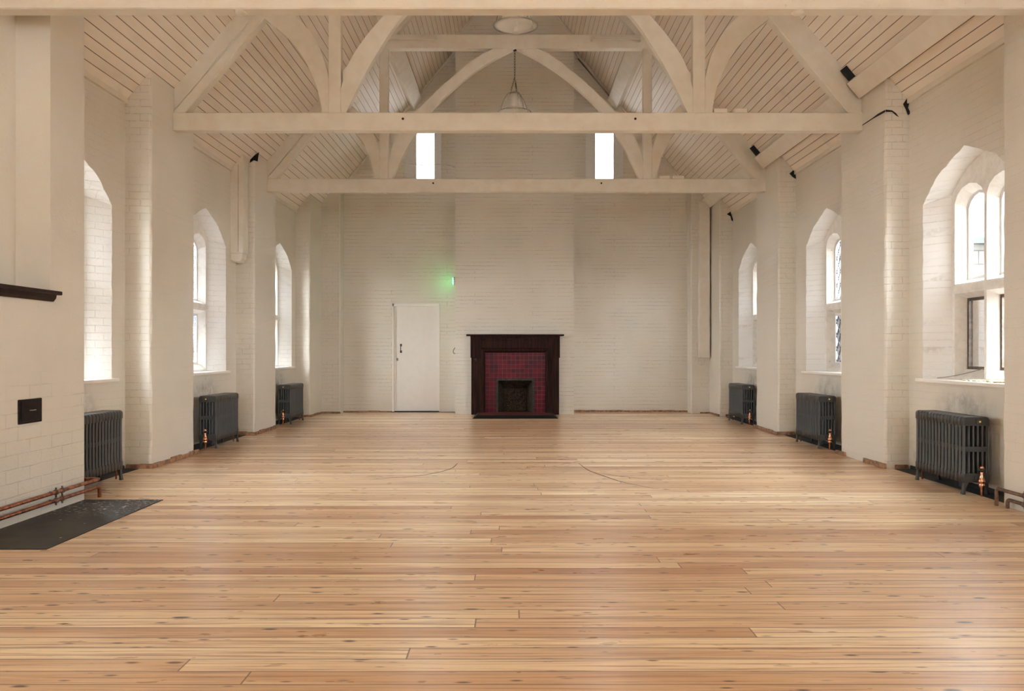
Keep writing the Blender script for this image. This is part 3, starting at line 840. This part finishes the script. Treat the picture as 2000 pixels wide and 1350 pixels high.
# purlins and the boxed duct, by bay
spans = ((YF, TR[0]-.0), (TR[0]+.135, TR[1]), (TR[1]+.135, TR[2]), (TR[2]+.135, YB))
names = ('behind the nearest truss', 'between nearest and middle trusses', 'between middle and farthest trusses', 'from the farthest truss to the gable')
def slope_member(name, s, h0, h1, th, y0, y1, mat, label, cat, group):
    k = 1/1.562; nx, nz = -s*1.2*k, -1*k
    def P(h, d): return (CX+s*h+nx*d, 3.95+1.2*(4.18-h)+nz*d)
    m = MB(); m.prism([P(h0, -.01), P(h1, -.01), P(h1, th), P(h0, th)], y0, y1, XZ, .004)
    return tag(m.obj(name, mat), label, cat, group)
for i, (a, b) in enumerate(spans):
    if i == 0: continue
    if i > 1:
        for s, sn in ((-1, 'left'), (1, 'right')):
            slope_member('purlin', s, 2.02, 2.19, .14, a, b if b != YB else YB, M['beam_white'], 'painted %s purlin under the boards, %s' % (sn, names[i]), 'purlin', 'purlins at post height')
    ye = 17.0 if i == 3 else b
    slope_member('boxed_duct', 1, 3.835, 3.975, .10, a, ye, M['beam_white'], 'flat white boxing low on the right roof slope, %s' % names[i], 'duct', 'white boxing along the right eaves')
slope_member('boxed_duct', 1, 3.835, 3.975, .10, 3.0, TR[0], M['beam_white'], 'flat white boxing on the right roof slope nearest the camera', 'duct', 'white boxing along the right eaves')
# dark notches where rafters meet the boxing
for y in TR:
    m = MB(); k = 1/1.562
    def P(h, d): return (CX+h-1.2*k*d, 3.95+1.2*(4.18-h)-k*d)
    m.prism([P(3.73, .0), P(3.83, .0), P(3.83, .06), P(3.73, .06)], y-.07, y-.001, XZ); m.obj('broken_patch', M['gap'], wall_right)

# vertical boxings
t = thing('boxed_duct', 'white upright boxing on the corner pilaster right of the back wall', 'duct', (3.86, 17.0, 1.12), 'white boxing along the right eaves')
m = MB(); m.box(3.75, 3.955, 16.93, 17.09, 1.13, 4.25, .004, 1); m.obj('boxing', M['beam_white'], t)
m = MB(); m.tube(smooth_pts([(3.73, 17.07, 1.42), (3.73, 17.06, 1.05), (3.76, 17.05, .99), (3.82, 17.05, .975), (3.87, 17.05, 1.03), (3.87, 17.05, 1.14)], 5), .006, 6); m.obj('cable_loop', M['beam'], t)
t = thing('boxed_duct', 'painted upright boxing on the left wall ending above the radiators', 'duct', (-4.05, 12.5, 2.6))
m = MB(); m.prism([(XL, 2.70), (-3.96, 2.70), (-3.96, roof(-3.96)+.02), (XL, roof(XL)+.01)], 12.42, 12.66, XZ, .004); m.obj('boxing', M['beam'], t)
m = MB(); m.box(-4.034, -4.031, 12.414, 12.42, 2.72, 4.0); m.obj('joint_line', M['skirt'], t)
m = MB(); m.prism([(XL, 2.70), (-3.975, 2.70), (-3.985, 2.62), (-4.02, 2.58), (-4.10, 2.575), (XL, 2.60)], 12.44, 12.65, XZ, .006); m.obj('end_cap', M['beam'], t)

# ------------------------------------------------------------------ door
droot = struct(thing('door_1', 'flat painted door left of the chimney breast', 'door', (DX0, YB, 0)))
m = MB()
for a, b, c, d in ((DX0, DX0+.035, 0, DZ), (DX1-.02, DX1, 0, DZ), (DX0, DX1, DZ-.06, DZ)):
    m.box(a, b, YB-.006, YB+.11, c, d, .003, 1)
m.obj('door_frame', M['door'], droot)
m = MB(); m.box(DX0+.03, DX1-.015, YB+.055, YB+.10, .02, DZ-.055, .003, 1); m.obj('door_leaf', M['door'], droot)
m = MB(); m.box(DX0+.035, DX0+.055, YB+.035, YB+.06, .02, DZ-.06, .004, 1); m.obj('door_stop', M['door'], droot)
m = MB(); m.box(DX0, DX1, YB-.02, YB+.3, -.06, .012); m.obj('threshold', M['void'], droot)
hx = -2.31; yy = YB+.055
m = MB()
m.tube(smooth_pts([(hx, yy, 1.385), (hx, yy-.045, 1.37), (hx, yy-.05, 1.33), (hx, yy-.045, 1.265), (hx, yy, 1.25)], 5), .008, 8)
m.lathe([(.022, 0), (.022, .006)], 0, 0, 4, close=True)
bm_h = m; o = bm_h.obj('door_handle', M['black'], droot)
m = MB(); m.box(hx-.02, hx+.02, yy-.006, yy, 1.36, 1.41, .004, 1); m.box(hx-.02, hx+.02, yy-.006, yy, 1.225, 1.275, .004, 1); m.obj('handle_plate', M['black'], droot)
m = MB(); m.lathe([(.002, .01), (.014, .009), (.022, 0)], 0, 0, 16, 1, 1.4); k_ = m.obj('keyhole_cover', M['steel'])
k_.rotation_euler = (PI/2, 0, 0); k_.location = (-2.385, yy, 1.09); k_.parent = droot; k_.matrix_parent_inverse = Matrix.Translation(droot.location).inverted()

# bracket hook on breast side and lit exit lamp
t = thing('wall_hook', 'small iron hook on the side of the chimney breast by the door', 'hook', (BX0, 17.2, 1.2))
m = MB(); m.tube(smooth_pts([(BX0+.004, 17.15, 1.34), (BX0-.03, 17.15, 1.32), (BX0-.06, 17.15, 1.26), (BX0-.045, 17.15, 1.215), (BX0+.004, 17.15, 1.22)], 5), .006, 6); m.obj('hook', M['black'], t)
t = thing('exit_light', 'small grey light with a green glow on the chimney breast side', 'light', (BX0, 17.2, 2.65))
m = MB(); m.box(BX0-.05, BX0+.002, 17.05, 17.3, 2.60, 2.76, .006, 2); m.obj('housing', M['steel'], t)
m = MB(); m.box(BX0-.068, BX0-.05, 17.08, 17.28, 2.62, 2.74, .004, 1); m.obj('lens', M['green'], t)
# thin cable on gable wall
m = MB(); m.tube(smooth_pts([(-2.1, YB-.01, 5.12), (-1.8, YB-.01, 5.1), (-1.4, YB-.01, 5.12), (-1.17, YB-.01, 5.05)], 6), .008, 6); tag(m.obj('wall_cable', M['beam']), 'thin cable along the gable wall left of the chimney breast', 'cable')
m = MB(); m.tube([(1.35, YB-.05, roof(1.35)-.12), (2.0, YB-.05, roof(2.0)-.12)], .014, 8); tag(m.obj('conduit_pipe', M['steel']), 'thin grey conduit below the right gable slope', 'pipe')

# ------------------------------------------------------------------ fireplace
fp = thing('fireplace', 'dark mahogany fireplace surround with oxblood tiles on the back wall', 'fireplace', (.05, YC, 0))
cx = .053
def P_(name, *boxes, mat='mahog', bev=.006):
    m = MB()
    for b in boxes: m.box(*b, bev, 2)
    return m.obj(name, M[mat], fp)
P_('mantel_shelf', (cx-.965, cx+.965, 16.64, YC, 1.560, 1.592))
P_('cornice', (cx-.885, cx+.885, 16.69, YC, 1.515, 1.562))
P_('frieze', (cx-.885, cx+.885, 16.725, YC, 1.30, 1.53))
P_('frieze_moulding', (cx-.68, cx+.68, 16.712, 16.73, 1.462, 1.485))
for s in (-1, 1):
    a, b = sorted((cx+s*.885, cx+s*.66)); P_('corbel', (a, b, 16.715, YC, 1.127, 1.53))
    a, b = sorted((cx+s*.87, cx+s*.66)); P_('pilaster', (a, b, 16.735, YC, 0, 1.30))
    a, b = sorted((cx+s*.725, cx+s*.62)); P_('plinth_block', (a, b, 16.69, 16.76, .04, .13))
# bolection moulding: profile swept up both sides and across the top
prof = [(0, 0), (.012, .03), (.035, .045), (.06, .04), (.085, .015), (.095, 0)]        # (outwards from the tiles, forward)
x0, x1, z1 = cx-.595, cx+.595, 1.235
m = MB(); rings = []
for ix, (px, pz, ox, oz) in enumerate(((x0, .045, -1, 0), (x0, z1, -1, 1), (x1, z1, 1, 1), (x1, .045, 1, 0))):
    rings.append([m.bm.verts.new((px+ox*a, 16.735-b, pz+oz*a)) for a, b in prof])
for a, b in zip(rings, rings[1:]):
    for i in range(len(prof)-1): m.bm.faces.new((a[i], a[i+1], b[i+1], b[i])).smooth = False
m.obj('bolection_moulding', M['mahog'], fp)
m = MB(); m.plate([(x0-.07, .04), (x1+.07, .04), (x1+.07, z1+.08), (x0-.07, z1+.08)], [[(-.325, .03+.02), (.432, .05), (.432, .715), (-.325, .715)]], XZ, 16.80)
m.obj('tile_panel', M['tiles'], fp)
# firebox
m = MB()
O = [(-.325, .05), (.432, .05), (.432, .715), (-.325, .715)]; I = [(-.285, .05), (.392, .05), (.392, .675), (-.285, .675)]
m.loft(O, I, XZ, 16.785, 16.785); m.loft(O, O, XZ, 16.785, 16.81); m.loft(I, I, XZ, 16.785, 16.83)
m.obj('firebox_trim', M['firebox_metal'], fp)
m = MB()
K = [(-.17, .05), (.28, .05), (.28, .50), (-.17, .50)]
m.loft(I, K, XZ, 16.83, 17.12); m.face([(u, 17.12, v) for u, v in K])
m.obj('firebox_lining', M['soot'], fp)
hb = MB(); hb.prism([(cx-.70, 16.74), (cx+.70, 16.74), (cx+.70, 15.86), (cx-.70, 15.86)], .0, .046, XYZ); 
hearth = thing('hearth', 'low red-brown tiled hearth with a black rim before the fireplace', 'hearth', (cx, 16.2, 0))
hb.obj('hearth_tile', M['hearth'], hearth)
m = MB()
def rimp(lo, hi): return lo, hi
# mitred sloping rim
a = [(cx-.70, 16.60), (cx-.70, 15.86), (cx+.70, 15.86), (cx+.70, 16.60)]; b = [(cx-.80, 16.62), (cx-.80, 15.74), (cx+.80, 15.74), (cx+.80, 16.62)]
A = [m.bm.verts.new((x, y, .055)) for x, y in a]; A2 = [m.bm.verts.new((x*.985+cx*.015, y+.0, .055)) for x, y in [(cx-.735, 16.60), (cx-.735, 15.83), (cx+.735, 15.83), (cx+.735, 16.60)]]
B = [m.bm.verts.new((x, y, 0)) for x, y in b]; D = [m.bm.verts.new((x, y, .0)) for x, y in a]
for i in range(3):
    m.bm.faces.new((A[i], A[i+1], A2[i+1], A2[i])); m.bm.faces.new((A2[i], A2[i+1], B[i+1], B[i])); m.bm.faces.new((A[i], A[i+1], D[i+1], D[i]))
m.bm.faces.new((A[0], A2[0], B[0], D[0])); m.bm.faces.new((A[3], A2[3], B[3], D[3]))
m.obj('hearth_rim', M['hearth_rim'], hearth)
m = MB(); m.box(-.745, -.715, 16.725, 16.737, 1.065, 1.12, .002, 1); m.box(-.78, -.75, 16.728, 16.737, 1.09, 1.115, .002, 1)
m.obj('small_label_plate', M['firebox_metal'], fp)

# ------------------------------------------------------------------ near-left fittings
m = MB(); m.box(-3.60, -2.94, 5.33, 7.11, 0, .006, .002, 1)
tag(m.obj('hearth_slab', M['slate']), 'dark paint-flecked slab set in the floor along the left wall', 'slab')
t = thing('soot_door', 'small square dark iron plate on the near left wall', 'access door', (-3.6, 6.3, .71))
m = MB(); m.box(-3.602, -3.588, 6.145, 6.445, .718, .898, .004, 1); m.obj('plate', M['plate'], t)
m = MB(); m.box(-3.590, -3.58, 6.16, 6.43, .733, .883, .006, 1); m.obj('flap', M['plate'], t)
m = MB(); m.tube([(-3.578, 6.26, .815), (-3.565, 6.27, .815), (-3.565, 6.32, .815), (-3.578, 6.33, .815)], .004, 6); m.obj('handle', M['steel'], t)
t = thing('ledge', 'dark stained wooden ledge under the tall recess, upper left', 'shelf', (-3.6, 5.8, 1.69))
m = MB(); m.box(PL+.01, -3.535, 4.9, 6.64, 1.692, 1.722, .006, 2); m.obj('shelf_board', M['ledge'], t)
m = MB(); m.prism([(-3.6, 1.640), (-3.585, 1.640), (-3.565, 1.665), (-3.56, 1.693), (-3.6, 1.693)], 4.9, 6.60, XZ); m.obj('shelf_moulding', M['ledge'], t)

def elbow(pts, r, name, mat, parent):
    m = MB(); m.tube(pts, r, 12); return m.obj(name, mat, parent)
def arc3(p, a, b, r, k=5):      # rounded corner at p between directions a (incoming) and b (outgoing)
    p, a, b = Vector(p), Vector(a).normalized(), Vector(b).normalized(); out = []
    s, e_ = p-a*r, p+b*r
    for i in range(k+1):
        q = i/k; out.append(tuple((1-q)**2*s+2*q*(1-q)*p+q*q*e_))
    return out
t = thing('copper_pipes', 'pair of copper pipes along the foot of the near left wall', 'pipes', (-3.55, 6, 0))
m = MB(); m.tube([(-3.55, 2.5, .156)] + arc3((-3.55, 7.26, .156), (0, 1, 0), (-1, 0, 0), .03) + arc3((-3.70, 7.26, .156), (-1, 0, 0), (0, 0, -1), .02) + [(-3.70, 7.26, 0)], .0145, 12); m.obj('upper_pipe', M['pipe'], t)
m = MB(); m.tube([(-3.55, 2.5, .092)] + arc3((-3.55, 7.26, .092), (0, 1, 0), (0, 0, -1), .03) + [(-3.55, 7.26, 0)], .0145, 12); m.obj('lower_pipe', M['pipe'], t)
for y in (6.57, 6.66):
    for z in (.156, .092):
        m = MB(); m.tube([(-3.55, y-.012, z), (-3.55, y+.012, z)], .021, 12); m.box(-3.6, -3.555, y-.005, y+.005, z-.005, z+.005)
        m.tube([(-3.55, y, z-.036), (-3.55, y, z+.036)], .007, 6); m.obj('pipe_clip', M['pipe_dark'], t)
t = thing('copper_pipes', 'pair of rusty brown pipes by the near right radiator', 'pipes', (3.93, 6.8, 0))
m = MB(); m.tube([(3.93, 3.5, .14)] + arc3((3.93, 6.86, .14), (0, 1, 0), (0, 0, -1), .03) + [(3.93, 6.86, 0)], .0145, 12); m.obj('upper_pipe', M['pipe_dark'], t)
m = MB(); m.tube([(3.95, 3.5, .07)] + arc3((3.95, 6.74, .07), (0, 1, 0), (0, 0, -1), .03) + [(3.95, 6.74, 0)], .0145, 12); m.obj('lower_pipe', M['pipe_dark'], t)
for y in (6.50, 6.40):
    for z in (.14, .07):
        m = MB(); m.tube([(3.94, y-.012, z), (3.94, y+.012, z)], .021, 12); m.box(3.945, 3.995, y-.005, y+.005, z-.005, z+.005)
        m.tube([(3.94, y, z-.032), (3.94, y, z+.034)], .007, 6); m.obj('pipe_clip', M['pipe_dark'], t)

# ------------------------------------------------------------------ radiators  (local: +x towards the room's middle, y along, z up)
RW, RH, NS, RL = .225, .68, 15, .90
PITCH = RL/NS
def section_mesh():
    m = MB(); hw = RW/2; ht = PITCH*.445
    def hdr(z0, z1, rt, hw=hw):
        # stadium-like header, rounded at its room-side and wall-side top edges
        pr_ = []
        for sx in (1, -1):
            for i in range(5):
                a = i/4*PI/2
                if sx > 0: pr_.append((hw-rt+rt*math.cos(a), z1-rt+rt*math.sin(a)))
                else: pr_.append((-hw+rt-rt*math.sin(a), z1-rt+rt*math.cos(a)))
        pr_ += [(-hw, z0), (hw, z0)]
        n = len(pr_)
        prev = None; layers = ((-ht, .90), (-ht*.8, .975), (-ht*.45, 1.0), (ht*.45, 1.0), (ht*.8, .975), (ht, .90))
        cz = (z0+z1)/2; rows = []
        for w, k in layers:
            rows.append([m.bm.verts.new((u*(1-(1-k)*.25), w, cz+(v-cz)*(1-(1-k)*.8))) for u, v in pr_])
        for a, b in zip(rows, rows[1:]):
            for i in range(n): m.bm.faces.new((a[i], a[(i+1) % n], b[(i+1) % n], b[i])).smooth = True
        m.bm.faces.new(rows[0]); m.bm.faces.new(rows[-1][::-1])
    hdr(.60, RH, .03); hdr(.105, .185, .012); hdr(.375, .42, .006, hw-.012)
    step = (RW-.03)/5
    for i in range(6):
        x = -hw+.015+i*step
        end = i in (0, 5)
        rx = .0155 if end else .0115; ry = ht*.72 if end else ht*.66
        pf = [(1.0, .16), (1.12, .175), (1.12, .195), (.98, .21), (.92, .3), (.92, .56), (.98, .59), (1.06, .60), (1.0, .615)]
        rows = []
        for k_, z in pf:
            kk = k_ if end else min(k_, 1.0)
            rows.append([m.bm.verts.new((x+math.cos(2*PI*q/10)*rx*kk, math.sin(2*PI*q/10)*ry*min(kk, 1.03), z)) for q in range(10)])
        for a, b in zip(rows, rows[1:]):
            for q in range(10): m.bm.faces.new((a[q], a[(q+1) % 10], b[(q+1) % 10], b[q])).smooth = True
    bmesh.ops.recalc_face_normals(m.bm, faces=m.bm.faces)
    me = bpy.data.meshes.new('radiator_section'); m.bm.to_mesh(me); m.bm.free(); me.materials.append(M['iron']); return me
SEC = section_mesh()
def leg_mesh():
    m = MB()
    m.strip([(.0, .16), (-.003, .10), (.0, .05), (.006, .02), (.012, 0)], [(-.075, .12), (-.042, .105), (-.024, .07), (-.014, .03), (-.014, 0)], -.02, .02, XZ)
    bmesh.ops.recalc_face_normals(m.bm, faces=m.bm.faces)
    me = bpy.data.meshes.new('radiator_leg'); m.bm.to_mesh(me); m.bm.free(); me.materials.append(M['iron']); return me
LEG = leg_mesh()
def child(name, me, parent, loc, rot=(0, 0, 0)):
    o = bpy.data.objects.new(name, me); C.objects.link(o); o.parent = parent; o.location = loc; o.rotation_euler = rot; return o
def simple_me(m, name, mat):
    bmesh.ops.recalc_face_normals(m.bm, faces=m.bm.faces)
    me = bpy.data.meshes.new(name); m.bm.to_mesh(me); m.bm.free(); me.materials.append(mat); return me
m = MB(); m.lathe([(.0001, .262), (.012, .262), (.017, .250), (.019, .243), (.013, .236)], 0, 0, 16)
m.lathe([(.013, .218), (.015, .20), (.013, .185), (.018, .165), (.022, .15), (.027, .14), (.030, .128), (.024, .118), (.019, .112), (.024, .102), (.026, .092), (.020, .082), (.015, .075), (.013, .05), (.010, .0)], 0, 0, 16, close=True)
m.tube([(0, 0, .128), (0, .07, .128)], .019, 12)
VALVE = simple_me(m, 'valve_body', M['copper'])
m = MB(); m.lathe([(.012, .216), (.026, .218), (.028, .227), (.026, .236), (.012, .238)], 0, 0, 20, close=True); VRING = simple_me(m, 'valve_wheel', M['black_plastic'])
m = MB(); m.tube([(0, 0, 0), (0, 0, .13), (0, -.03, .13)], .008, 8); TAIL = simple_me(m, 'tail_pipe', M['pipe'])
m = MB(); m.tube([(0, -.018, 0), (0, 0, 0)], .026, 18); m.tube([(0, -.024, 0), (0, -.018, 0)], .020, 18); BOSS = simple_me(m, 'boss', M['iron'])
m = MB(); m.tube([(0, -.034, 0), (0, -.020, 0)], .009, 10); m.box(-.002, .002, -.04, -.034, -.008, .008); VENT = simple_me(m, 'vent_plug', M['brass'])
def radiator(side, yc, label):
    xf = 3.94 if side > 0 else -3.81
    r = thing('radiator', label, 'radiator', (xf+side*RW/2, yc, 0), group='grey column radiators under the side windows')
    r.rotation_euler = (0, 0, 0)
    s = -side                                     # +x local faces the room
    rot = (0, 0, 0) if s > 0 else (0, 0, PI)
    for i in range(NS):
        child('section', SEC, r, (0, -RL/2+PITCH*(i+.5), 0), rot)
    for ey in (-RL/2+PITCH/2, RL/2-PITCH/2):
        child('leg', LEG, r, (RW/2-.004, ey, 0), (0, 0, 0)); child('leg', LEG, r, (-RW/2+.004, ey, 0), (0, 0, PI))
    child('leg', LEG, r, (-s*(RW/2-.01), 0, 0), (0, 0, PI if s > 0 else 0))
    # near-end boss, brass vent, copper valve; far-end tail pipe
    child('boss', BOSS, r, (-s*.012, -RL/2+.004, .64)); child('air_vent', VENT, r, (-s*.012, -RL/2+.004, .64))
    child('boss', BOSS, r, (0, -RL/2+.004, .145))
    v = child('valve', VALVE, r, (0, -RL/2-.075, 0)); child('valve_wheel', VRING, v, (0, 0, 0))
    child('tail_pipe', TAIL, r, (s*.03, RL/2+.025, 0))
    return r
for side, sn in ((-1, 'left'), (1, 'right')):
    for yc, w in ((7.82, 'nearest radiator on the %s wall'), (11.31, 'middle radiator on the %s wall'), (14.96, 'farthest radiator on the %s wall')):
        extra = {(-1, 7.82): ', near end hidden by the projecting wall', (1, 7.82): ', copper valve at its near end'}.get((side, yc), ', standing below a window')
        radiator(side, yc, ('grey cast iron ' + w % sn) + extra)

# ------------------------------------------------------------------ pendants
def pendant(y, ztop, zrim, label, loop):
    t = thing('pendant_lamp', label, 'lamp', (.035, y, zrim), group='glass dome pendant lamps')
    x = .035; H = .30
    m = MB(); m.lathe([(.068, zrim+H), (.09, zrim+H-.03), (.12, zrim+H-.09), (.15, zrim+H-.16), (.178, zrim+.06), (.19, zrim+.012), (.182, zrim+.012), (.17, zrim+.06), (.142, zrim+H-.16), (.112, zrim+H-.09), (.082, zrim+H-.035), (.062, zrim+H-.005)], x, y, 48)
    o = m.obj('glass_shade', M['lamp_glass'], t)
    m = MB(); m.lathe([(.002, zrim-.012), (.12, zrim-.010), (.20, zrim-.004), (.245, zrim+.004), (.245, zrim+.010), (.2, zrim+.004), (.002, zrim-.004)], x, y, 48)
    m.obj('glass_lens', M['lamp_glass'], t)
    m = MB(); pts = [(x+math.cos(a*PI/24)*.255, y+math.sin(a*PI/24)*.255, zrim+.006) for a in range(49)]
    m.tube(pts, .009, 8, False); m.obj('rim_ring', M['steel'], t)
    for k in range(4):
        a = k*PI/2+.55
        pr_ = [(.07, H+.01), (.11, H-.005), (.165, H-.07), (.21, H-.15), (.24, .07), (.256, .006)]
        m = MB(); m.tube(smooth_pts([(x+math.cos(a)*r, y+math.sin(a)*r, zrim+z) for r, z in pr_], 4), .006, 6); m.obj('cage_strap', M['steel'], t)
    m = MB(); m.lathe([(.001, zrim+H+.035), (.03, zrim+H+.033), (.055, zrim+H+.02), (.08, zrim+H+.008), (.085, zrim+H-.008), (.07, zrim+H-.012)], x, y, 24); m.obj('top_cap', M['steel'], t)
    for k in range(3):
        a = k*2*PI/3+.3
        m = MB(); bx, by = x+math.cos(a)*.07, y+math.sin(a)*.07
        m.lathe([(.001, zrim+.10), (.02, zrim+.11), (.028, zrim+.135), (.022, zrim+.165), (.014, zrim+.19), (.014, zrim+.23), (.001, zrim+.23)], bx, by, 14); m.obj('bulb', M['bulb'], t)
    # chain
    zc = zrim+H+.035; top = ztop
    m = MB(); n = int((top-zc-.22)/.042)
    def link(p, d, r=.013, tk=.0035, flip=False):
        d = Vector(d).normalized(); u = d.orthogonal().normalized(); w = d.cross(u); q = w if flip else u
        pts = [tuple(Vector(p)+d*math.cos(2*PI*i/10)*r*1.9+q*math.sin(2*PI*i/10)*r) for i in range(11)]
        m.tube(pts, tk, 5, False)
    zj = zc+.22
    for i in range(n+1): link((x, y, zj+.02+i*.042), (0, 0, 1), flip=i % 2 == 0)
    for k in range(3):
        a = k*2*PI/3+.9
        p0 = Vector((x, y, zj)); p1 = Vector((x+math.cos(a)*.055, y+math.sin(a)*.055, zc+.03))
        for i in range(6): link(p0.lerp(p1, (i+.5)/6), p1-p0, .011, .003, i % 2 == 0)
        m.tube([tuple(p1), (p1.x, p1.y, zc-.03)], .004, 6)
    m.obj('chain', M['black'], t)
    m = MB(); m.lathe([(.001, top+.012), (.03, top+.01), (.032, top-.008), (.014, top-.02), (.001, top-.022)], x, y, 14); m.obj('ceiling_hook', M['black'], t)
    m = MB(); m.tube(smooth_pts([(x+.01, y-.02, zc-.01), (x+.005, y-.02, zj-.05), (x+.03, y-.02, zj+.05), (x+.10, y-.03, zj+.3), (x+.14, y-.06, min(zj+.55, top+.02)), (x+.16, y-.075, top+.12)], 5), .004, 6); m.obj('cable', M['beam'], t)
pendant(TR[1]+.066, 6.03, 4.985, 'nearer pendant lamp, its ribbed glass seen from below under the top beam', 1)
pendant(TR[2]+.066, 6.025, 5.035, 'farther pendant lamp on a chain below the pointed arch', 1)

# batten lights on the far collar, blocks on tie beams
def batten(x0, x1, lab):
    t = thing('batten_light', lab, 'light fitting', ((x0+x1)/2, TR[2]-.03, 6.1), 'batten fittings on the far collar beam')
    m = MB(); m.box(x0, x1, TR[2]-.045, TR[2]-.004, 6.165, 6.205, .006, 1); m.obj('batten_body', M['beam'], t)
    m = MB(); m.tube([(x0+.03, TR[2]-.06, 6.15), (x1-.03, TR[2]-.06, 6.15)], .013, 10); m.obj('tube', M['beam_white'], t)
    for x in (x0+.02, x1-.02): m = MB(); m.box(x-.015, x+.015, TR[2]-.08, TR[2]-.004, 6.13, 6.185, .004, 1); m.obj('tube_holder', M['beam'], t)
batten(-1.96, -1.17, 'painted batten fitting at the left end of the far collar beam')
batten(1.22, 2.02, 'painted batten fitting at the right end of the far collar beam')
for x0, x1, y, l in ((2.30, 2.45, TR[1], 'small pale block on the middle tie beam, next to the post'), (2.53, 2.68, TR[1], 'small pale block on the middle tie beam, further from the post'),
                     (2.32, 2.48, TR[2], 'small pale block on the farthest tie beam, next to the post'), (2.54, 2.71, TR[2], 'small pale block on the farthest tie beam, further from the post')):
    m = MB(); m.box(x0, x1, y+.01, y+.07, TIE_T, TIE_T+.05, .004, 1); tag(m.obj('wooden_block', M['beam_white']), l, 'block', 'pale blocks on the tie beams')

# ------------------------------------------------------------------ window-sill bits on the near right window
m = MB()
m.tube(smooth_pts([(4.30, 8.55, .985), (4.36, 8.35, 1.01), (4.45, 8.15, 1.06), (4.52, 8.02, 1.10)], 4), .004, 6)
tag(m.obj('bent_wire', M['steel']), 'thin bent wire lying on the near right window sill', 'wire')
m = MB(); rnd = random.Random(3)
for i in range(46):
    x, y = 4.28+rnd.random()*.15, 7.45+rnd.random()*.62; r = rnd.uniform(.008, .026)
    bmesh.ops.create_icosphere(m.bm, subdivisions=1, radius=r, matrix=Matrix.Translation((x, y, .973+r*.3)) @ Matrix.Diagonal((1.3, 1.5, .5, 1)))
o = tag(m.obj('plaster_debris', M['debris']), 'crumbled plaster and straw on the near right window sill', 'debris'); o['kind'] = 'stuff'

# ------------------------------------------------------------------ outside the right windows
b = thing('neighbouring_building', 'pale stone building with tiled roof seen through the near right window', 'building', (10, 16, 0))
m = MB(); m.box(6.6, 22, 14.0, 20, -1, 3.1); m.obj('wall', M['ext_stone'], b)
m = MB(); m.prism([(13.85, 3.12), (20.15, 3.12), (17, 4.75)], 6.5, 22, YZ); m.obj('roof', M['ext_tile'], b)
m = MB(); m.box(6.5, 22, 13.78, 13.92, 3.02, 3.12); m.obj('gutter', M['gutter'], b)
m = MB(); m.box(6.6, 22, 13.9, 14.0, 1.22, 1.34); m.box(6.6, 22, 13.6, 14.0, 1.14, 1.22); m.obj('ledge', M['gutter'], b)
t = thing('downpipe', 'teal grey drainpipe outside the near right window', 'pipe', (6.2, 11, 0))
m = MB(); m.tube(smooth_pts([(6.20, 11, 1.70), (6.20, 11, 1.28), (6.18, 11, 1.16), (6.12, 11, 1.08), (6.10, 11, .98), (6.10, 11, -.5)], 4), .058, 14); m.obj('pipe', M['downpipe'], t)
for z, x in ((1.30, 6.20), (1.07, 6.12), (.95, 6.10)):
    m = MB(); m.tube([(x, 11, z-.025), (x, 11, z+.025)], .068, 14); m.obj('collar', M['downpipe'], t)
m = MB(); m.tube([(6.12, 10.93, 1.34), (6.18, 10.93, 1.45), (6.26, 10.93, 1.48)], .012, 6); m.obj('bracket', M['black'], t)
m = MB(); m.box(-40, XL-.5, -30, 60, -1.1, -1.0); m.box(XR+.5, 40, -30, 60, -1.1, -1.0); g = m.obj('ground_outside', M['ground']); g['kind'] = 'structure'
